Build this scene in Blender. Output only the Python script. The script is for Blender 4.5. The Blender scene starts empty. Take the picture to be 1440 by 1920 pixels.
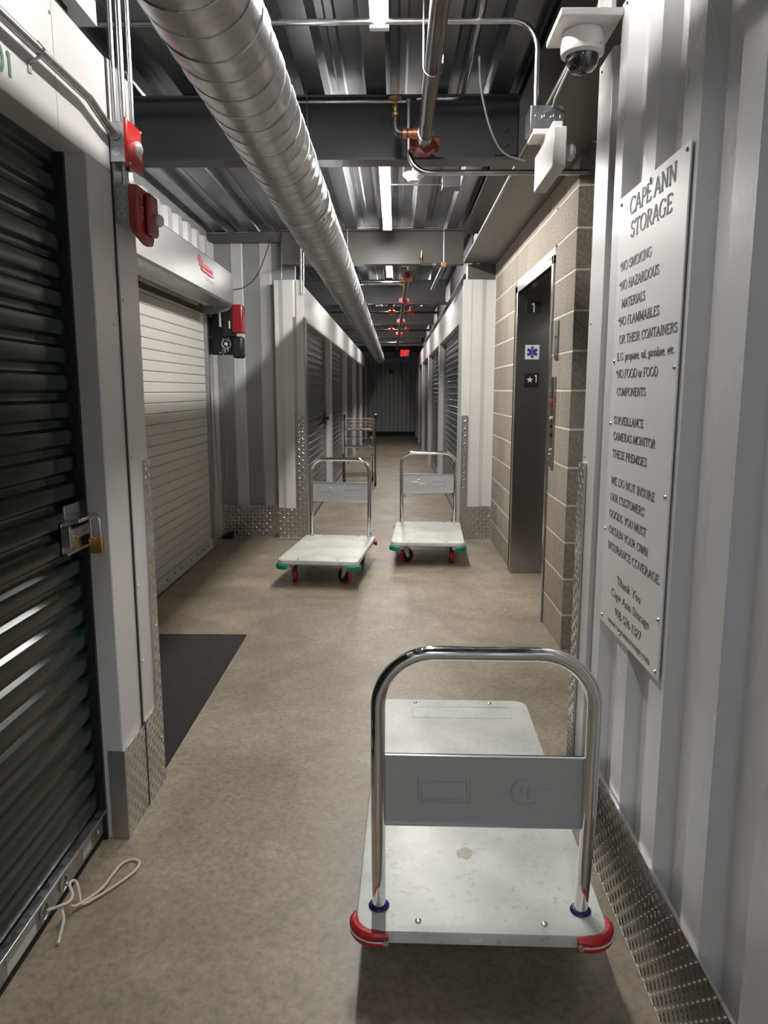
import bpy, bmesh, math, random
from mathutils import Vector, Matrix
random.seed(7)
C = bpy.context.scene.collection
PI = math.pi
# ------------------------------------------------------------------ camera, world, exposure
scn = bpy.context.scene
F_PX, PITCH, YAW, CAM_H = 1385.0, math.radians(9.308), math.radians(0.898), 1.42
cd = bpy.data.cameras.new('camera'); cam = bpy.data.objects.new('camera', cd); C.objects.link(cam)
cd.sensor_fit = 'VERTICAL'; cd.sensor_height = 24.0; cd.lens = 24.0 * F_PX / 1920.0
cd.clip_start = 0.05; cd.clip_end = 100
cam.location = (0, 0, CAM_H); cam.rotation_euler = (PI / 2 - PITCH, 0, YAW)
scn.camera = cam
w = bpy.data.worlds.new('world'); scn.world = w; w.use_nodes = True
w.node_tree.nodes['Background'].inputs[0].default_value = (0.8, 0.88, 1.0, 1)
w.node_tree.nodes['Background'].inputs[1].default_value = 0.03
vs = scn.view_settings
vs.view_transform = 'Standard'; vs.look = 'None'; vs.gamma = 1; vs.use_curve_mapping = False
vs.exposure = 2.72
TUBE = 22.0
LAMP = (1.0, 0.97, 0.93, 1)

# ------------------------------------------------------------------ materials
def nt(name):
    m = bpy.data.materials.new(name); m.use_nodes = True
    n = m.node_tree.nodes; return m, n, m.node_tree.links, n['Principled BSDF']
def mat(name, c, rough=0.5, metal=0.0, c2=None, scale=8.0, bump=0.0, bscale=60.0, coat=0.0, rvar=0.0, spec=0.5, kind='noise', stretch=None):
    m, n, l, p = nt(name)
    p.inputs['Base Color'].default_value = (*c, 1); p.inputs['Roughness'].default_value = rough
    p.inputs['Metallic'].default_value = metal; p.inputs['Coat Weight'].default_value = coat
    p.inputs['Specular IOR Level'].default_value = spec
    tc = n.new('ShaderNodeTexCoord'); src = tc.outputs['Object']
    if stretch:
        mp = n.new('ShaderNodeMapping'); mp.inputs['Scale'].default_value = stretch
        l.new(src, mp.inputs[0]); src = mp.outputs[0]
    if c2 or rvar:
        if kind == 'noise':
            t = n.new('ShaderNodeTexNoise'); t.inputs['Scale'].default_value = scale; t.inputs['Detail'].default_value = 6; out = t.outputs['Fac']
        else:
            t = n.new('ShaderNodeTexVoronoi'); t.inputs['Scale'].default_value = scale
            sp = n.new('ShaderNodeSeparateColor'); l.new(t.outputs['Color'], sp.inputs[0]); out = sp.outputs[0]
        l.new(src, t.inputs['Vector'])
        if c2:
            r = n.new('ShaderNodeMix'); r.data_type = 'RGBA'
            rm = n.new('ShaderNodeMapRange'); rm.inputs[1].default_value = 0.3 if kind == 'noise' else 0; rm.inputs[2].default_value = 0.7 if kind == 'noise' else 1
            l.new(out, rm.inputs[0]); l.new(rm.outputs[0], r.inputs[0])
            r.inputs[6].default_value = (*c, 1); r.inputs[7].default_value = (*c2, 1)
            l.new(r.outputs[2], p.inputs['Base Color'])
        if rvar:
            q = n.new('ShaderNodeMapRange'); q.inputs[3].default_value = max(0.03, rough - rvar); q.inputs[4].default_value = rough + rvar
            l.new(out, q.inputs[0]); l.new(q.outputs[0], p.inputs['Roughness'])
    if bump:
        b = n.new('ShaderNodeBump'); b.inputs['Strength'].default_value = bump; b.inputs['Distance'].default_value = 0.004
        t2 = n.new('ShaderNodeTexNoise'); t2.inputs['Scale'].default_value = bscale; t2.inputs['Detail'].default_value = 4
        l.new(src, t2.inputs['Vector']); l.new(t2.outputs['Fac'], b.inputs['Height']); l.new(b.outputs[0], p.inputs['Normal'])
    return m
def emit(name, c, s):
    m, n, l, p = nt(name)
    p.inputs['Base Color'].default_value = (*c[:3], 1); p.inputs['Emission Color'].default_value = (*c[:3], 1)
    p.inputs['Emission Strength'].default_value = s; return m
M_ = {}
M_['white'] = mat('white_painted_steel', (.64, .625, .612), .30, c2=(.60, .588, .575), scale=3, rvar=.05, bump=.06, bscale=7, spec=.6)
M_['panel'] = mat('white_corrugated_steel', (.64, .633, .635), .27, c2=(.60, .596, .60), scale=2.5, rvar=.05, bump=.05, bscale=3, spec=.6, stretch=(1, 1, .5))
M_['farpanel'] = mat('grey_white_corrugated_steel', (.60, .60, .60), .35, c2=(.55, .555, .56), scale=2.5, bump=.05, bscale=6)
M_['galv'] = mat('galvanised_steel', (.50, .51, .52), .36, 1.0, c2=(.38, .39, .40), scale=55, kind='vor', rvar=.08)
M_['duct'] = mat('spiral_duct_galvanised', (.54, .55, .56), .36, 1.0, c2=(.45, .46, .47), scale=30, kind='vor', rvar=.05, bump=.03, bscale=6)
M_['deck'] = mat('roof_deck_galvanised', (.36, .37, .39), .34, 1.0, c2=(.22, .23, .25), scale=6, rvar=.08, bump=.1, bscale=8, stretch=(1, .25, 1))
M_['conduit'] = mat('steel_conduit', (.62, .63, .64), .26, 1.0, c2=(.5, .51, .52), scale=30)
M_['chrome'] = mat('chrome_tube', (.80, .80, .80), .09, 1.0, c2=(.70, .70, .70), scale=12, rvar=.03)
M_['stainless'] = mat('brushed_stainless', (.40, .385, .37), .24, 1.0, c2=(.34, .33, .32), scale=4, stretch=(1, 1, 40), rvar=.05)
M_['beam'] = mat('dark_painted_beam', (.095, .093, .097), .45, 0.0, c2=(.08, .078, .082), scale=5, bump=.1, bscale=30)
M_['beamw'] = mat('brown_primer_beam', (.10, .09, .083), .42, 0.0, c2=(.085, .077, .071), scale=5, bump=.1, bscale=30)
M_['pipe'] = mat('black_steel_pipe', (.075, .07, .068), .38, 0.6, c2=(.13, .10, .085), scale=14)
M_['red'] = mat('red_enamel', (.55, .012, .012), .32, coat=.4)
M_['darkred'] = mat('dark_red_plastic', (.30, .012, .02), .30, coat=.4)
M_['redurethane'] = mat('red_urethane', (.42, .01, .018), .40)
M_['redrub'] = mat('red_rubber', (.50, .015, .02), .42, c2=(.42, .012, .018), scale=30)
M_['green'] = mat('green_rubber', (.0, .22, .13), .42)
M_['black'] = mat('black_plastic', (.012, .012, .013), .4)
M_['rubber'] = mat('black_rubber', (.018, .018, .018), .75)
M_['clamp'] = mat('red_primer_casting', (.32, .035, .03), .45, c2=(.25, .03, .025), scale=40, bump=.2, bscale=80)
M_['orange'] = mat('orange_casting', (.75, .16, .06), .42)
M_['brass'] = mat('brass', (.78, .50, .15), .28, 1.0, c2=(.68, .42, .12), scale=30)
M_['copper'] = mat('copper_brown_fitting', (.50, .22, .13), .4, .7)
M_['curtain'] = mat('dark_green_curtain_steel', (.004, .014, .011), .20, c2=(.005, .016, .013), scale=3, spec=.5)
M_['hallcurtain'] = mat('grey_green_curtain_steel', (.05, .06, .058), .25, c2=(.06, .07, .068), scale=3, spec=.7)
M_['slat'] = mat('beige_grey_slat', (.52, .51, .475), .45, c2=(.49, .48, .45), scale=2)
M_['hood'] = mat('grey_hood_steel', (.33, .33, .325), .36, .6, c2=(.28, .28, .277), scale=2.5, rvar=.06)
M_['grey'] = mat('grey_paint', (.30, .31, .31), .4)
M_['ltgrey'] = mat('light_grey_plastic', (.60, .60, .58), .4)
M_['offwhite'] = mat('white_plastic', (.80, .77, .75), .35)
M_['mat'] = mat('charcoal_carpet_mat', (.014, .012, .013), .95, c2=(.034, .030, .030), scale=60, bump=1.0, bscale=110, stretch=(.5, 3, 1))
M_['signm'] = mat('white_sign_board', (.73, .715, .71), .32, c2=(.71, .70, .70), scale=2)
M_['ink'] = mat('sign_ink', (.035, .045, .045), .5)
M_['greenink'] = mat('green_number_ink', (.0, .14, .07), .5)
M_['whiteink'] = mat('white_ink', (.78, .78, .78), .5)
M_['blueink'] = mat('blue_ink', (.02, .03, .28), .5)
M_['redink'] = mat('faded_red_ink', (.62, .16, .16), .5)
M_['rope'] = mat('white_braided_cord', (.66, .58, .50), .8, c2=(.55, .48, .41), scale=150)
M_['grout'] = mat('pale_mortar', (.74, .68, .58), .85, c2=(.66, .60, .51), scale=25)
M_['glassdome'] = mat('smoked_dome', (.02, .02, .022), .06, coat=1.0)
M_['clear'] = mat('clear_lens', (.75, .75, .72), .12, c2=(.5, .5, .48), scale=60)
M_['decktop'] = mat('zinc_deck_plate', (.60, .62, .585), .40, .10, c2=(.54, .56, .525), scale=7, rvar=.08, bump=.06, bscale=18)
M_['plate'] = mat('aluminium_tread_plate', (.60, .58, .55), .30, 1.0, c2=(.48, .47, .45), scale=9, rvar=.10)
M_['lug'] = mat('aluminium_tread_lug', (.80, .79, .77), .20, 1.0)
M_['panelgrey'] = mat('grey_pressed_panel', (.50, .51, .51), .33, .35, c2=(.46, .47, .47), scale=4)
M_['floorplate'] = mat('rusty_base_plate', (.30, .25, .19), .6, .4)
M_['bluering'] = mat('dark_blue_plastic', (.012, .012, .10), .35)
M_['cartwire'] = mat('cart_wire', (.26, .22, .195), .35, .9)
M_['tube'] = emit('lamp_tube', LAMP, TUBE)
M_['tubenear'] = emit('near_lamp_tube', LAMP, TUBE * .82)
M_['tubecool'] = emit('cool_lamp_tube', (.90, .95, 1.0), TUBE * .8)
M_['exitred'] = emit("exit_letters", (1.0, .015, .02), .35)
def dolly_mat():
    m, n, l, p = nt('scuffed_zinc_deck')
    tc = n.new('ShaderNodeTexCoord')
    a = n.new('ShaderNodeTexNoise'); a.inputs['Scale'].default_value = 5; a.inputs['Detail'].default_value = 8; l.new(tc.outputs['Object'], a.inputs['Vector'])
    r = n.new('ShaderNodeValToRGB'); l.new(a.outputs['Fac'], r.inputs[0])
    r.color_ramp.elements[0].position = .3; r.color_ramp.elements[0].color = (.47, .49, .45, 1)
    r.color_ramp.elements[1].position = .65; r.color_ramp.elements[1].color = (.66, .68, .64, 1)
    b = n.new('ShaderNodeTexNoise'); b.inputs['Scale'].default_value = 45; b.inputs['Detail'].default_value = 10; b.inputs['Roughness'].default_value = .7; l.new(tc.outputs['Object'], b.inputs['Vector'])
    rb = n.new('ShaderNodeMapRange'); rb.inputs[1].default_value = .56; rb.inputs[2].default_value = .68; l.new(b.outputs['Fac'], rb.inputs[0])
    mx = n.new('ShaderNodeMix'); mx.data_type = 'RGBA'; ml = n.new('ShaderNodeMath'); ml.operation = 'MULTIPLY'; ml.inputs[1].default_value = .6
    l.new(rb.outputs[0], ml.inputs[0]); l.new(ml.outputs[0], mx.inputs[0]); l.new(r.outputs[0], mx.inputs[6]); mx.inputs[7].default_value = (.33, .30, .25, 1)
    l.new(mx.outputs[2], p.inputs['Base Color'])
    p.inputs['Roughness'].default_value = .38; p.inputs['Metallic'].default_value = .05
    return m
M_['dollydeck'] = dolly_mat()
def concrete():
    m, n, l, p = nt('polished_concrete')
    tc = n.new('ShaderNodeTexCoord'); O = tc.outputs['Object']
    def noise(s, d, rr=.6, dist=0):
        t = n.new('ShaderNodeTexNoise'); t.inputs['Scale'].default_value = s; t.inputs['Detail'].default_value = d
        t.inputs['Roughness'].default_value = rr; t.inputs['Distortion'].default_value = dist; l.new(O, t.inputs['Vector']); return t.outputs['Fac']
    def ramp(src, e):
        r = n.new('ShaderNodeValToRGB'); l.new(src, r.inputs[0])
        r.color_ramp.elements[0].position, r.color_ramp.elements[0].color = e[0][0], (*e[0][1], 1)
        r.color_ramp.elements[1].position, r.color_ramp.elements[1].color = e[-1][0], (*e[-1][1], 1)
        for q in e[1:-1]:
            x = r.color_ramp.elements.new(q[0]); x.color = (*q[1], 1)
        return r.outputs[0]
    base = ramp(noise(2.6, 10, .68, .4), [(.28, (.185, .150, .108)), (.5, (.275, .228, .166)), (.72, (.40, .338, .25))])
    fine = ramp(noise(48, 8, .8), [(.34, (.50, .49, .48)), (.5, (.95, .95, .95)), (.66, (1.3, 1.3, 1.3))])
    mu = n.new('ShaderNodeMix'); mu.data_type = 'RGBA'; mu.blend_type = 'MULTIPLY'; mu.inputs[0].default_value = .85
    l.new(base, mu.inputs[6]); l.new(fine, mu.inputs[7])
    grn = n.new('ShaderNodeMix'); grn.data_type = 'RGBA'
    gm = n.new('ShaderNodeMapRange'); gm.inputs[1].default_value = .45; gm.inputs[2].default_value = .7; gm.inputs[4].default_value = .35
    l.new(noise(.9, 5), gm.inputs[0]); l.new(gm.outputs[0], grn.inputs[0]); l.new(mu.outputs[2], grn.inputs[6]); grn.inputs[7].default_value = (.18, .168, .13, 1)
    # light scuffs
    sc = n.new('ShaderNodeMapRange'); sc.inputs[1].default_value = .63; sc.inputs[2].default_value = .70; sc.inputs[4].default_value = .75
    l.new(noise(9, 12, .8, .5), sc.inputs[0])
    m2 = n.new('ShaderNodeMix'); m2.data_type = 'RGBA'; l.new(sc.outputs[0], m2.inputs[0]); l.new(grn.outputs[2], m2.inputs[6]); m2.inputs[7].default_value = (.44, .40, .33, 1)
    last = m2.outputs[2]
    # two shrinkage cracks that wander along straight joints
    sx = n.new('ShaderNodeSeparateXYZ'); l.new(O, sx.inputs[0])
    def M(op, a, b=None):
        q = n.new('ShaderNodeMath'); q.operation = op
        for i, v in enumerate((a, b)):
            if v is None: continue
            if isinstance(v, (int, float)): q.inputs[i].default_value = v
            else: l.new(v, q.inputs[i])
        return q.outputs[0]
    wob = M('MULTIPLY', M('SUBTRACT', noise(4, 5), .5), .07)
    for (ax, ay, bx, by, wd) in ((-.36, 3.117, .305, 3.694, .0035), (-.781, 8.1, -.035, 7.476, .006)):
        L = math.hypot(bx - ax, by - ay); tx, ty = (bx - ax) / L, (by - ay) / L
        dx = M('SUBTRACT', sx.outputs[0], ax); dy = M('SUBTRACT', sx.outputs[1], ay)
        dist = M('ABSOLUTE', M('ADD', M('SUBTRACT', M('MULTIPLY', dx, -ty), M('MULTIPLY', dy, -tx)), wob))
        al = M('ADD', M('MULTIPLY', dx, tx), M('MULTIPLY', dy, ty))
        inr = M('MULTIPLY', M('GREATER_THAN', al, 0.0), M('LESS_THAN', al, L))
        k = M('MULTIPLY', M('MULTIPLY', M('LESS_THAN', dist, wd * .6), inr), .6)
        mm = n.new('ShaderNodeMix'); mm.data_type = 'RGBA'; l.new(k, mm.inputs[0]); l.new(last, mm.inputs[6]); mm.inputs[7].default_value = (.07, .06, .05, 1); last = mm.outputs[2]
    l.new(last, p.inputs['Base Color'])
    rr = n.new('ShaderNodeMapRange'); rr.inputs[3].default_value = .30; rr.inputs[4].default_value = .55; l.new(noise(6, 6), rr.inputs[0]); l.new(rr.outputs[0], p.inputs['Roughness'])
    b = n.new('ShaderNodeBump'); b.inputs['Strength'].default_value = .12; b.inputs['Distance'].default_value = .003; l.new(noise(60, 6), b.inputs['Height']); l.new(b.outputs[0], p.inputs['Normal'])
    return m
M_['concrete'] = concrete()
def block_mat():
    m, n, l, p = nt('concrete_block')
    tc = n.new('ShaderNodeTexCoord'); oi = n.new('ShaderNodeObjectInfo')
    t = n.new('ShaderNodeTexNoise'); t.inputs['Scale'].default_value = 170; t.inputs['Detail'].default_value = 3; l.new(tc.outputs['Object'], t.inputs['Vector'])
    r = n.new('ShaderNodeValToRGB'); l.new(t.outputs['Fac'], r.inputs[0])
    r.color_ramp.elements[0].position = .34; r.color_ramp.elements[0].color = (.19, .165, .135, 1)
    r.color_ramp.elements[1].position = .6; r.color_ramp.elements[1].color = (.37, .325, .265, 1)
    hv = n.new('ShaderNodeHueSaturation'); mr = n.new('ShaderNodeMapRange'); mr.inputs[3].default_value = .86; mr.inputs[4].default_value = 1.12
    l.new(oi.outputs['Random'], mr.inputs[0]); l.new(mr.outputs[0], hv.inputs['Value']); l.new(r.outputs[0], hv.inputs['Color']); l.new(hv.outputs[0], p.inputs['Base Color'])
    p.inputs['Roughness'].default_value = .85
    b = n.new('ShaderNodeBump'); b.inputs['Strength'].default_value = .5; b.inputs['Distance'].default_value = .003; l.new(t.outputs['Fac'], b.inputs['Height']); l.new(b.outputs[0], p.inputs['Normal'])
    return m
M_['block'] = block_mat()

# ------------------------------------------------------------------ mesh builder
WL = {}
class MB:
    def __init__(s): s.v = []; s.f = []
    def add(s, vs, fs):
        o = len(s.v); s.v += [Vector(q) for q in vs]; s.f += [[o + i for i in q] for q in fs]; return s
    def box(s, x0, y0, z0, x1, y1, z1):
        x0, x1 = min(x0, x1), max(x0, x1); y0, y1 = min(y0, y1), max(y0, y1); z0, z1 = min(z0, z1), max(z0, z1)
        return s.add([(x0, y0, z0), (x1, y0, z0), (x1, y1, z0), (x0, y1, z0), (x0, y0, z1), (x1, y0, z1), (x1, y1, z1), (x0, y1, z1)],
                     [(3, 2, 1, 0), (4, 5, 6, 7), (0, 1, 5, 4), (1, 2, 6, 5), (2, 3, 7, 6), (3, 0, 4, 7)])
    def prism(s, prof, axis, a, b):
        # prof: 2D closed ccw loop; axis 0/1/2 extrusion from a to b
        def P(u, v, t): return {0: (t, u, v), 1: (u, t, v), 2: (u, v, t)}[axis]
        n = len(prof); vs = [P(u, v, a) for u, v in prof] + [P(u, v, b) for u, v in prof]
        return s.add(vs, [list(range(n - 1, -1, -1)), list(range(n, 2 * n))] + [(i, (i + 1) % n, n + (i + 1) % n, n + i) for i in range(n)])
    def tube(s, pts, r, n=10, cap=True, closed=False):
        pts = [Vector(p) for p in pts]; m = len(pts)
        T = []
        for i in range(m):
            if closed: d = pts[(i + 1) % m] - pts[i - 1]
            else: d = pts[min(i + 1, m - 1)] - pts[max(i - 1, 0)]
            T.append(d.normalized() if d.length > 1e-9 else Vector((0, 0, 1)))
        u = T[0].orthogonal().normalized(); vs = []
        for i in range(m):
            u = (u - T[i] * u.dot(T[i])).normalized(); w_ = T[i].cross(u)
            rr = r[i] if isinstance(r, (list, tuple)) else r
            for k in range(n):
                a = 2 * PI * k / n; vs.append(pts[i] + (u * math.cos(a) + w_ * math.sin(a)) * rr)
        fs = []
        for i in range(m if closed else m - 1):
            j = (i + 1) % m
            for k in range(n): fs.append((i * n + k, i * n + (k + 1) % n, j * n + (k + 1) % n, j * n + k))
        if cap and not closed: fs += [list(range(n - 1, -1, -1)), [(m - 1) * n + k for k in range(n)]]
        return s.add(vs, fs)
    def cyl(s, a, b, r, n=16, r2=None): return s.tube([a, b], [r, r if r2 is None else r2], n)
    def lathe(s, prof, o, axis=2, n=20):
        # prof: list of (radius, t) along axis from o
        vs = []; o = Vector(o); m = len(prof)
        for r, t in prof:
            for k in range(n):
                a = 2 * PI * k / n; c, d = r * math.cos(a), r * math.sin(a)
                vs.append(o + Vector({0: (t, c, d), 1: (c, t, d), 2: (c, d, t)}[axis]))
        fs = [(i * n + k, i * n + (k + 1) % n, (i + 1) * n + (k + 1) % n, (i + 1) * n + k) for i in range(m - 1) for k in range(n)]
        fs += [list(range(n - 1, -1, -1)), [(m - 1) * n + k for k in range(n)]]
        return s.add(vs, fs)
    def xf(s, mtx):
        s.v = [mtx @ q for q in s.v]; return s
    def build(s, name, m, parent=None, smooth=True, bevel=0, kind=None):
        mn = Vector([min(q[i] for q in s.v) for i in range(3)]); mx = Vector([max(q[i] for q in s.v) for i in range(3)])
        c = (mn + mx) / 2
        if parent is None: c = Vector((c.x, c.y, mn.z))
        me = bpy.data.meshes.new(name); me.from_pydata([q - c for q in s.v], [], s.f); me.update()
        bm = bmesh.new(); bm.from_mesh(me); bmesh.ops.recalc_face_normals(bm, faces=bm.faces); bm.to_mesh(me); bm.free()
        me.materials.append(M_[m] if isinstance(m, str) else m)
        if smooth:
            me.shade_smooth(); me.set_sharp_from_angle(angle=math.radians(35))
        o = bpy.data.objects.new(name, me); C.objects.link(o); WL[o.name] = c
        if parent: o.parent = parent; o.location = c - WL[parent.name]
        else: o.location = c
        if bevel:
            b = o.modifiers.new('bevel', 'BEVEL'); b.width = bevel; b.segments = 2; b.limit_method = 'ANGLE'; b.angle_limit = math.radians(40)
        if kind: o['kind'] = kind
        return o
def islands(mb, name, m, parent, **k):
    n = len(mb.v); par = list(range(n))
    def fd(a):
        while par[a] != a: par[a] = par[par[a]]; a = par[a]
        return a
    for f in mb.f:
        for q in f[1:]: par[fd(q)] = fd(f[0])
    g = {}
    for f in mb.f: g.setdefault(fd(f[0]), []).append(f)
    out = []
    for fs in g.values():
        ids = sorted({i for f in fs for i in f}); mp = {i: j for j, i in enumerate(ids)}
        q = MB(); q.v = [mb.v[i] for i in ids]; q.f = [[mp[i] for i in f] for f in fs]; out.append(q.build(name, m, parent, **k))
    return out
def tag(o, label=None, cat=None, group=None, kind=None):
    if label: o['label'] = label
    if cat: o['category'] = cat
    if group: o['group'] = group
    if kind: o['kind'] = kind
    return o
def thing(name, loc, label=None, cat=None, group=None, kind=None):
    o = bpy.data.objects.new(name, None); C.objects.link(o); o.location = loc; WL[o.name] = Vector(loc); o.empty_display_size = .1
    return tag(o, label, cat, group, kind)
def copy_tree(o, parent=None):
    c = o.copy(); C.objects.link(c); c.parent = parent
    for ch in list(o.children): copy_tree(ch, c)
    return c
def bend(pts, rad, n=7):
    pts = [Vector(p) for p in pts]; out = [pts[0]]
    for i in range(1, len(pts) - 1):
        a, b, c = pts[i - 1], pts[i], pts[i + 1]; d1 = (a - b).normalized(); d2 = (c - b).normalized()
        ang = d1.angle(d2); r = min(rad / math.tan(ang / 2), (a - b).length * .49, (c - b).length * .49) if ang < PI - .01 else 0
        if r == 0: out.append(b); continue
        p, q = b + d1 * r, b + d2 * r
        for k in range(n + 1):
            t = k / n; out.append(p * (1 - t) ** 2 + b * 2 * t * (1 - t) + q * t * t) if False else out.append(_arc(p, q, b, t))
    out.append(pts[-1]); return out
def _arc(p, q, b, t):
    # circular arc tangent at p and q towards corner b
    d1 = (b - p); d2 = (q - b); ang = d1.angle(d2)
    if ang < 1e-4: return p.lerp(q, t)
    R = d1.length / math.tan(ang / 2); nrm = d1.cross(d2).normalized(); cen = p + nrm.cross(d1).normalized() * R
    return cen + Matrix.Rotation(ang * t, 3, nrm) @ (p - cen)

# ---------------------------------------------------------- stroke lettering (broad nib pen)
G = {
'A': (.76, 'L.06,0,.38,1;L.38,1,.70,0;L.17,.33,.59,.33;S.06,0;S.70,0'), 'B': (.68, 'L.16,0,.16,1;L.06,1,.32,1;A.32,.76,.22,.24,90,-90;L.16,.52,.34,.52;A.34,.26,.26,.26,90,-90;L.06,0,.34,0'),
'C': (.74, 'A.42,.5,.34,.5,45,315;L.68,.98,.68,.74'), 'D': (.80, 'L.16,0,.16,1;L.06,1,.36,1;A.36,.5,.38,.5,90,-90;L.06,0,.36,0'),
'E': (.66, 'L.16,0,.16,1;L.06,1,.58,1;L.58,1,.58,.84;L.16,.52,.46,.52;L.46,.6,.46,.44;L.06,0,.60,0;L.60,0,.60,.18'), 'F': (.60, 'L.16,0,.16,1;L.06,1,.56,1;L.56,1,.56,.84;L.16,.52,.44,.52;S.16,0'),
'G': (.80, 'A.42,.5,.34,.5,45,300;L.66,.42,.66,.06;S.66,.42;L.66,.96,.66,.76'), 'H': (.82, 'L.16,0,.16,1;L.66,0,.66,1;L.16,.52,.66,.52;S.16,0;S.66,0;S.16,1;S.66,1'),
'I': (.34, 'L.17,0,.17,1;S.17,0;S.17,1'), 'K': (.76, 'L.16,0,.16,1;L.62,1,.18,.46;L.30,.58,.66,0;S.16,0;S.16,1;S.66,0;S.60,1'),
'L': (.60, 'L.16,0,.16,1;S.16,1;L.06,0,.56,0;L.56,0,.56,.2'), 'M': (.96, 'L.14,0,.18,1;L.18,1,.48,.08;L.48,.08,.78,1;L.78,1,.82,0;S.14,0;S.82,0;S.12,1;S.84,1'),
'N': (.82, 'L.16,0,.16,1;L.16,1,.66,0;L.66,0,.66,1;S.16,0;S.12,1;S.66,1'), 'O': (.84, 'A.42,.5,.34,.5,0,360'), 'P': (.62, 'L.16,0,.16,1;L.06,1,.32,1;A.32,.74,.23,.26,90,-90;L.16,.48,.32,.48;S.16,0'),
'R': (.72, 'L.16,0,.16,1;L.06,1,.32,1;A.32,.75,.22,.25,90,-90;L.16,.5,.32,.5;L.32,.5,.64,0;S.16,0;S.66,0'), 'S': (.56, 'A.28,.76,.19,.24,30,270;A.28,.26,.21,.26,90,-150;L.46,.96,.46,.78;L.07,.24,.07,.05'),
'T': (.70, 'L.35,0,.35,1;L.04,1,.66,1;L.04,1,.04,.82;L.66,1,.66,.82;S.35,0'), 'U': (.80, 'L.16,1,.16,.3;A.40,.3,.24,.3,180,360;L.64,.3,.64,1;S.16,1;S.64,1'),
'V': (.74, 'L.06,1,.38,0;L.38,0,.68,1;S.06,1;S.68,1'), 'W': (1.0, 'L.06,1,.28,0;L.28,0,.50,.9;L.50,.9,.72,0;L.72,0,.94,1;S.06,1;S.94,1;S.50,1'),
'Y': (.70, 'L.04,1,.35,.45;L.66,1,.35,.45;L.35,.45,.35,0;S.35,0;S.06,1;S.66,1'), 'Z': (.66, 'L.08,1,.58,1;L.58,1,.06,0;L.06,0,.60,0;L.08,1,.08,.82;L.60,0,.60,.18'),
'a': (.48, 'A.22,.46,.15,.18,150,0;L.37,.46,.37,.04;L.37,.04,.44,.04;A.20,.16,.14,.16,0,360'), 'c': (.44, 'A.25,.31,.18,.31,50,310'), 'e': (.46, 'A.24,.31,.18,.31,0,315;L.08,.34,.40,.34'),
'g': (.48, 'A.22,.42,.15,.2,0,360;A.23,-.12,.18,.16,0,360;L.16,.23,.12,.1;L.12,.06,.34,.02;L.34,.58,.46,.62'), 'h': (.54, 'L.12,0,.12,1;A.27,.4,.14,.22,180,0;L.41,.4,.41,0;S.12,0;S.41,0'),
'i': (.26, 'L.13,0,.13,.62;S.13,0;L.12,.84,.14,.88'), 'k': (.52, 'L.12,0,.12,1;L.42,.62,.14,.28;L.24,.38,.46,0;S.12,0;S.44,0'), 'l': (.26, 'L.13,0,.13,1;S.13,0'),
'm': (.82, 'L.12,0,.12,.62;A.26,.4,.13,.22,180,0;L.39,.4,.39,0;A.54,.4,.14,.22,180,0;L.68,.4,.68,0;S.12,0;S.40,0;S.68,0'), 'n': (.54, 'L.12,0,.12,.62;A.27,.4,.14,.22,180,0;L.41,.4,.41,0;S.12,0;S.41,0'),
'o': (.50, 'A.25,.31,.18,.31,0,360'), 'p': (.52, 'L.12,-.36,.12,.62;A.26,.31,.17,.31,0,360;S.12,-.36'), 'r': (.38, 'L.12,0,.12,.62;A.26,.42,.13,.2,180,50;S.12,0'),
's': (.38, 'A.19,.47,.12,.15,30,270;A.19,.16,.13,.16,90,-150'), 't': (.32, 'L.14,.85,.14,.1;A.23,.1,.09,.1,180,300;L.04,.62,.28,.62'), 'u': (.54, 'L.12,.62,.12,.22;A.26,.22,.14,.22,180,360;L.40,.62,.40,0;L.40,.03,.48,.03'),
'w': (.72, 'L.04,.62,.20,0;L.20,0,.35,.58;L.35,.58,.50,0;L.50,0,.66,.62;S.05,.62;S.65,.62'), 'y': (.50, 'L.05,.62,.25,0;L.45,.62,.16,-.36;S.06,.62;S.44,.62'),
'0': (.50, 'A.25,.5,.19,.5,0,360'), '1': (.40, 'L.22,0,.22,1;L.22,1,.08,.84;S.22,0'), '2': (.50, 'A.24,.74,.17,.26,160,-20;L.40,.66,.06,0;L.06,0,.44,0'), '3': (.50, 'A.22,.76,.16,.24,150,-90;A.22,.27,.20,.27,90,-150'),
'5': (.50, 'L.42,1,.14,1;L.14,1,.12,.56;A.22,.3,.19,.3,120,-150'), '6': (.50, 'A.25,.28,.18,.28,0,360;A.43,.3,.36,.7,180,110'), '7': (.48, 'L.05,1,.44,1;L.44,1,.18,0;L.05,1,.05,.86'), '8': (.50, 'A.25,.76,.15,.24,0,360;A.25,.27,.19,.27,0,360'),
'9': (.50, 'A.25,.72,.18,.28,0,360;A.07,.7,.36,.7,0,-70'), '-': (.36, 'L.06,.32,.30,.32'), '.': (.24, 'L.12,-.01,.12,.13'), ',': (.24, 'L.13,.06,.08,-.14'), "'": (.2, 'L.10,1,.09,.74'),
'*': (.36, 'L.16,.95,.16,.55;L.02,.86,.30,.64;L.02,.64,.30,.86'), ' ': (.30, ''), 'X': (.74, 'L.06,1,.66,0;L.66,1,.06,0;S.06,1;S.66,1;S.06,0;S.66,0')}
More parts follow.
